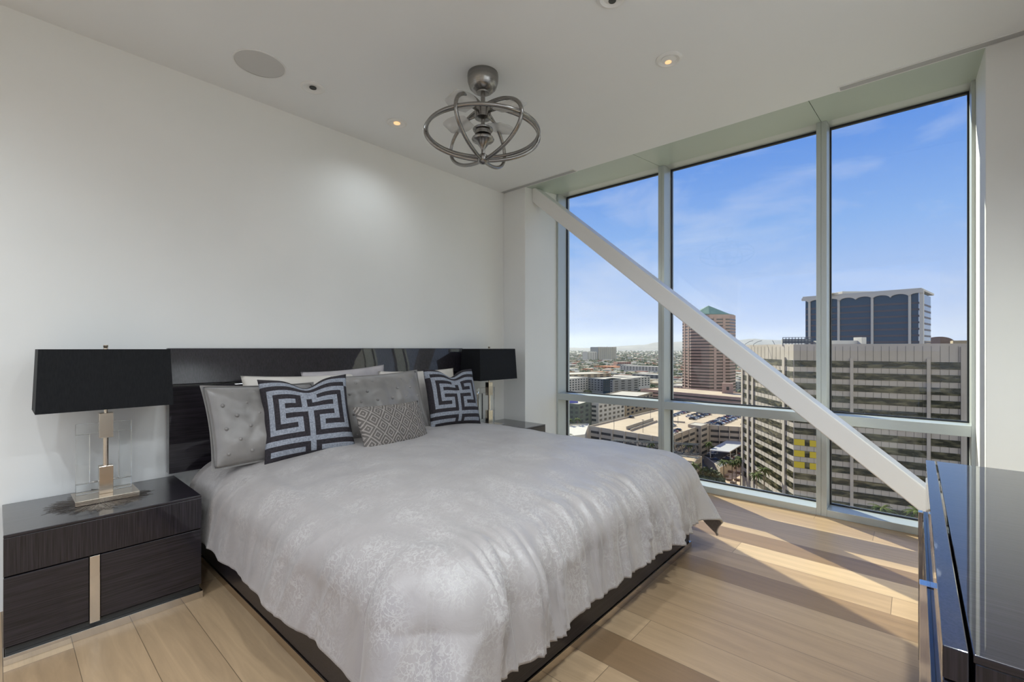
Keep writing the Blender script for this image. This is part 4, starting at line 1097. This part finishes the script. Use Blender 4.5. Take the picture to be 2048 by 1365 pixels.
for k, (u, v, s_, lab) in enumerate(PALMS):
    zc_ = ZV(v, s_); h_ = zc_-GZ-.5
    o = palm_mesh(h_, 3.0, k).build('palm_tree', [M_trunk, M_palm], fix=False); p = S(u, s_); o.location = p
    tag(o, lab, 'palm tree', 'palm trees outside')
def blob_tree(name, p, r_, h_, lab, seed):
    rd = random.Random(seed); m = MB(); t = empty(name, p, label=lab, cat='tree', group='broad leaved trees by the street')
    MB().tube([(0, 0, 0), (0, 0, h_*.6)], [.3, .2], 6).build('trunk', M_trunk, t)
    for k in range(260):
        v = Vector((rd.gauss(0, 1), rd.gauss(0, 1), rd.gauss(0, .8))); v = v.normalized()*r_*rd.uniform(.6, 1.05); c = v+Vector((0, 0, h_*.7))
        a = Vector((rd.uniform(-1, 1), rd.uniform(-1, 1), rd.uniform(-1, 1))).normalized()*.7; b2 = a.cross(Vector((rd.uniform(-1, 1), rd.uniform(-1, 1), rd.uniform(-1, 1))).normalized())
        m.add([c-a, c+b2, c+a, c-b2], [(0, 1, 2, 3)])
    m.build('crown', M_leaf, t, fix=False)
for k, (u, v, r_, h_, lab) in enumerate(((1412, 968, 3.6, 6, 'green tree left of the plaza, next to the small garage'), (1425, 972, 3.8, 6, 'green tree in the middle of the clump left of the plaza'), (1436, 978, 3.2, 5, 'green tree at the plaza corner'), (1402, 985, 3.2, 6, 'green tree low by the window sill'), (1962, 850, 5, 12, 'green tree at the right edge under the striped white tower'))):
    blob_tree('street_tree', G(u, v), r_, h_, lab, k)

# ---- the carpet of roofs and trees to the horizon
rnd = random.Random(11)
def free(p, r_=6):
    for c, R in FOOT:
        if (Vector((p.x, p.y))-c).length < R+r_: return False
    return True
hm = MB(); hmat = [M_cwhite, M_cbeige, M_cgrey, M_roofw, mat('clay_roof', (.36, .17, .09), .9), mat('slate_roof', (.2, .2, .2), .9), M_cbrick]
for _ in range(5200):
    v = 703.5+rnd.random()**1.15*75; u = rnd.uniform(1000, 2080); p = G(u, v)
    sd_ = (p-S(1024, 0)).length
    a, b_ = rnd.uniform(5, 14)*(1+sd_/5000), rnd.uniform(4, 10)*(1+sd_/5000); h_ = rnd.choice((4, 4, 5, 7, 9))
    if not free(p, 14): continue
    an = rnd.choice((.1, .1+PI/2, .1, .8)); ca, sa = math.cos(an), math.sin(an)
    pl = [(p.x+x*ca-y*sa, p.y+x*sa+y*ca) for x, y in ((-a, -b_), (a, -b_), (a, b_), (-a, b_))]
    hm.prism(pl, GZ-.1, GZ+h_, rnd.choice((0, 0, 1, 1, 2, 3, 3, 4, 5, 6)))
tag(hm.build('distant_houses', hmat, fix=False), 'countless small roofs spreading over the plain to the mountains', 'houses', kind='stuff')
PHI = (1+5**.5)/2
ICO = [Vector(v).normalized() for v in ((-1, PHI, 0), (1, PHI, 0), (-1, -PHI, 0), (1, -PHI, 0), (0, -1, PHI), (0, 1, PHI), (0, -1, -PHI), (0, 1, -PHI), (PHI, 0, -1), (PHI, 0, 1), (-PHI, 0, -1), (-PHI, 0, 1))]
ICF = [(0,11,5),(0,5,1),(0,1,7),(0,7,10),(0,10,11),(1,5,9),(5,11,4),(11,10,2),(10,7,6),(7,1,8),(3,9,4),(3,4,2),(3,2,6),(3,6,8),(3,8,9),(4,9,5),(2,4,11),(6,2,10),(8,6,7),(9,8,1)]
tm = MB(); tmat = [M_leaf, noise_col(mat('olive_foliage', (.12, .12, .06), .9), (.07, .075, .033), (.14, .135, .07), .3), noise_col(mat('dark_foliage', (.05, .07, .03), .9), (.03, .05, .02), (.08, .1, .045), .3)]
for _ in range(13000):
    v = 703.2+rnd.random()**1.2*88; u = rnd.uniform(1000, 2080); p = G(u, v)
    if not free(p, 2): continue
    sd_ = (CAMH-GZ)*FPX/(v-697); r_ = rnd.uniform(2.6, 5.2)*(1+sd_/3500); hh_ = rnd.uniform(.6, .9)
    c = Vector((p.x, p.y, GZ+r_*hh_*.9)); j_ = [rnd.uniform(.75, 1.25) for _ in range(12)]
    tm.add([(c.x+v_.x*r_*j, c.y+v_.y*r_*j, c.z+v_.z*r_*hh_*j) for v_, j in zip(ICO, j_)], ICF, rnd.choice((0, 1, 1, 2)))
tag(tm.build('distant_trees', tmat, fix=False), 'carpet of tree crowns scattered between the distant roofs', 'trees', kind='stuff')

# ---- thin desert haze over the plain
hz = MB().box(-12000, 9000, 650, 16000, GZ+.5, 420).build('haze', bpy.data.materials.new('haze_air'))
hmt = hz.data.materials[0]; hmt.use_nodes = True; hn, hl = hmt.node_tree.nodes, hmt.node_tree.links; hn.clear()
ho = hn.new('ShaderNodeOutputMaterial'); vs_ = hn.new('ShaderNodeVolumeScatter'); vs_.inputs['Color'].default_value = (.92, .95, 1, 1); vs_.inputs['Density'].default_value = 4e-5; vs_.inputs['Anisotropy'].default_value = .3
hl.new(vs_.outputs[0], ho.inputs['Volume'])
tag(hz, 'thin pale haze over the plain toward the mountains', 'haze', kind='stuff')
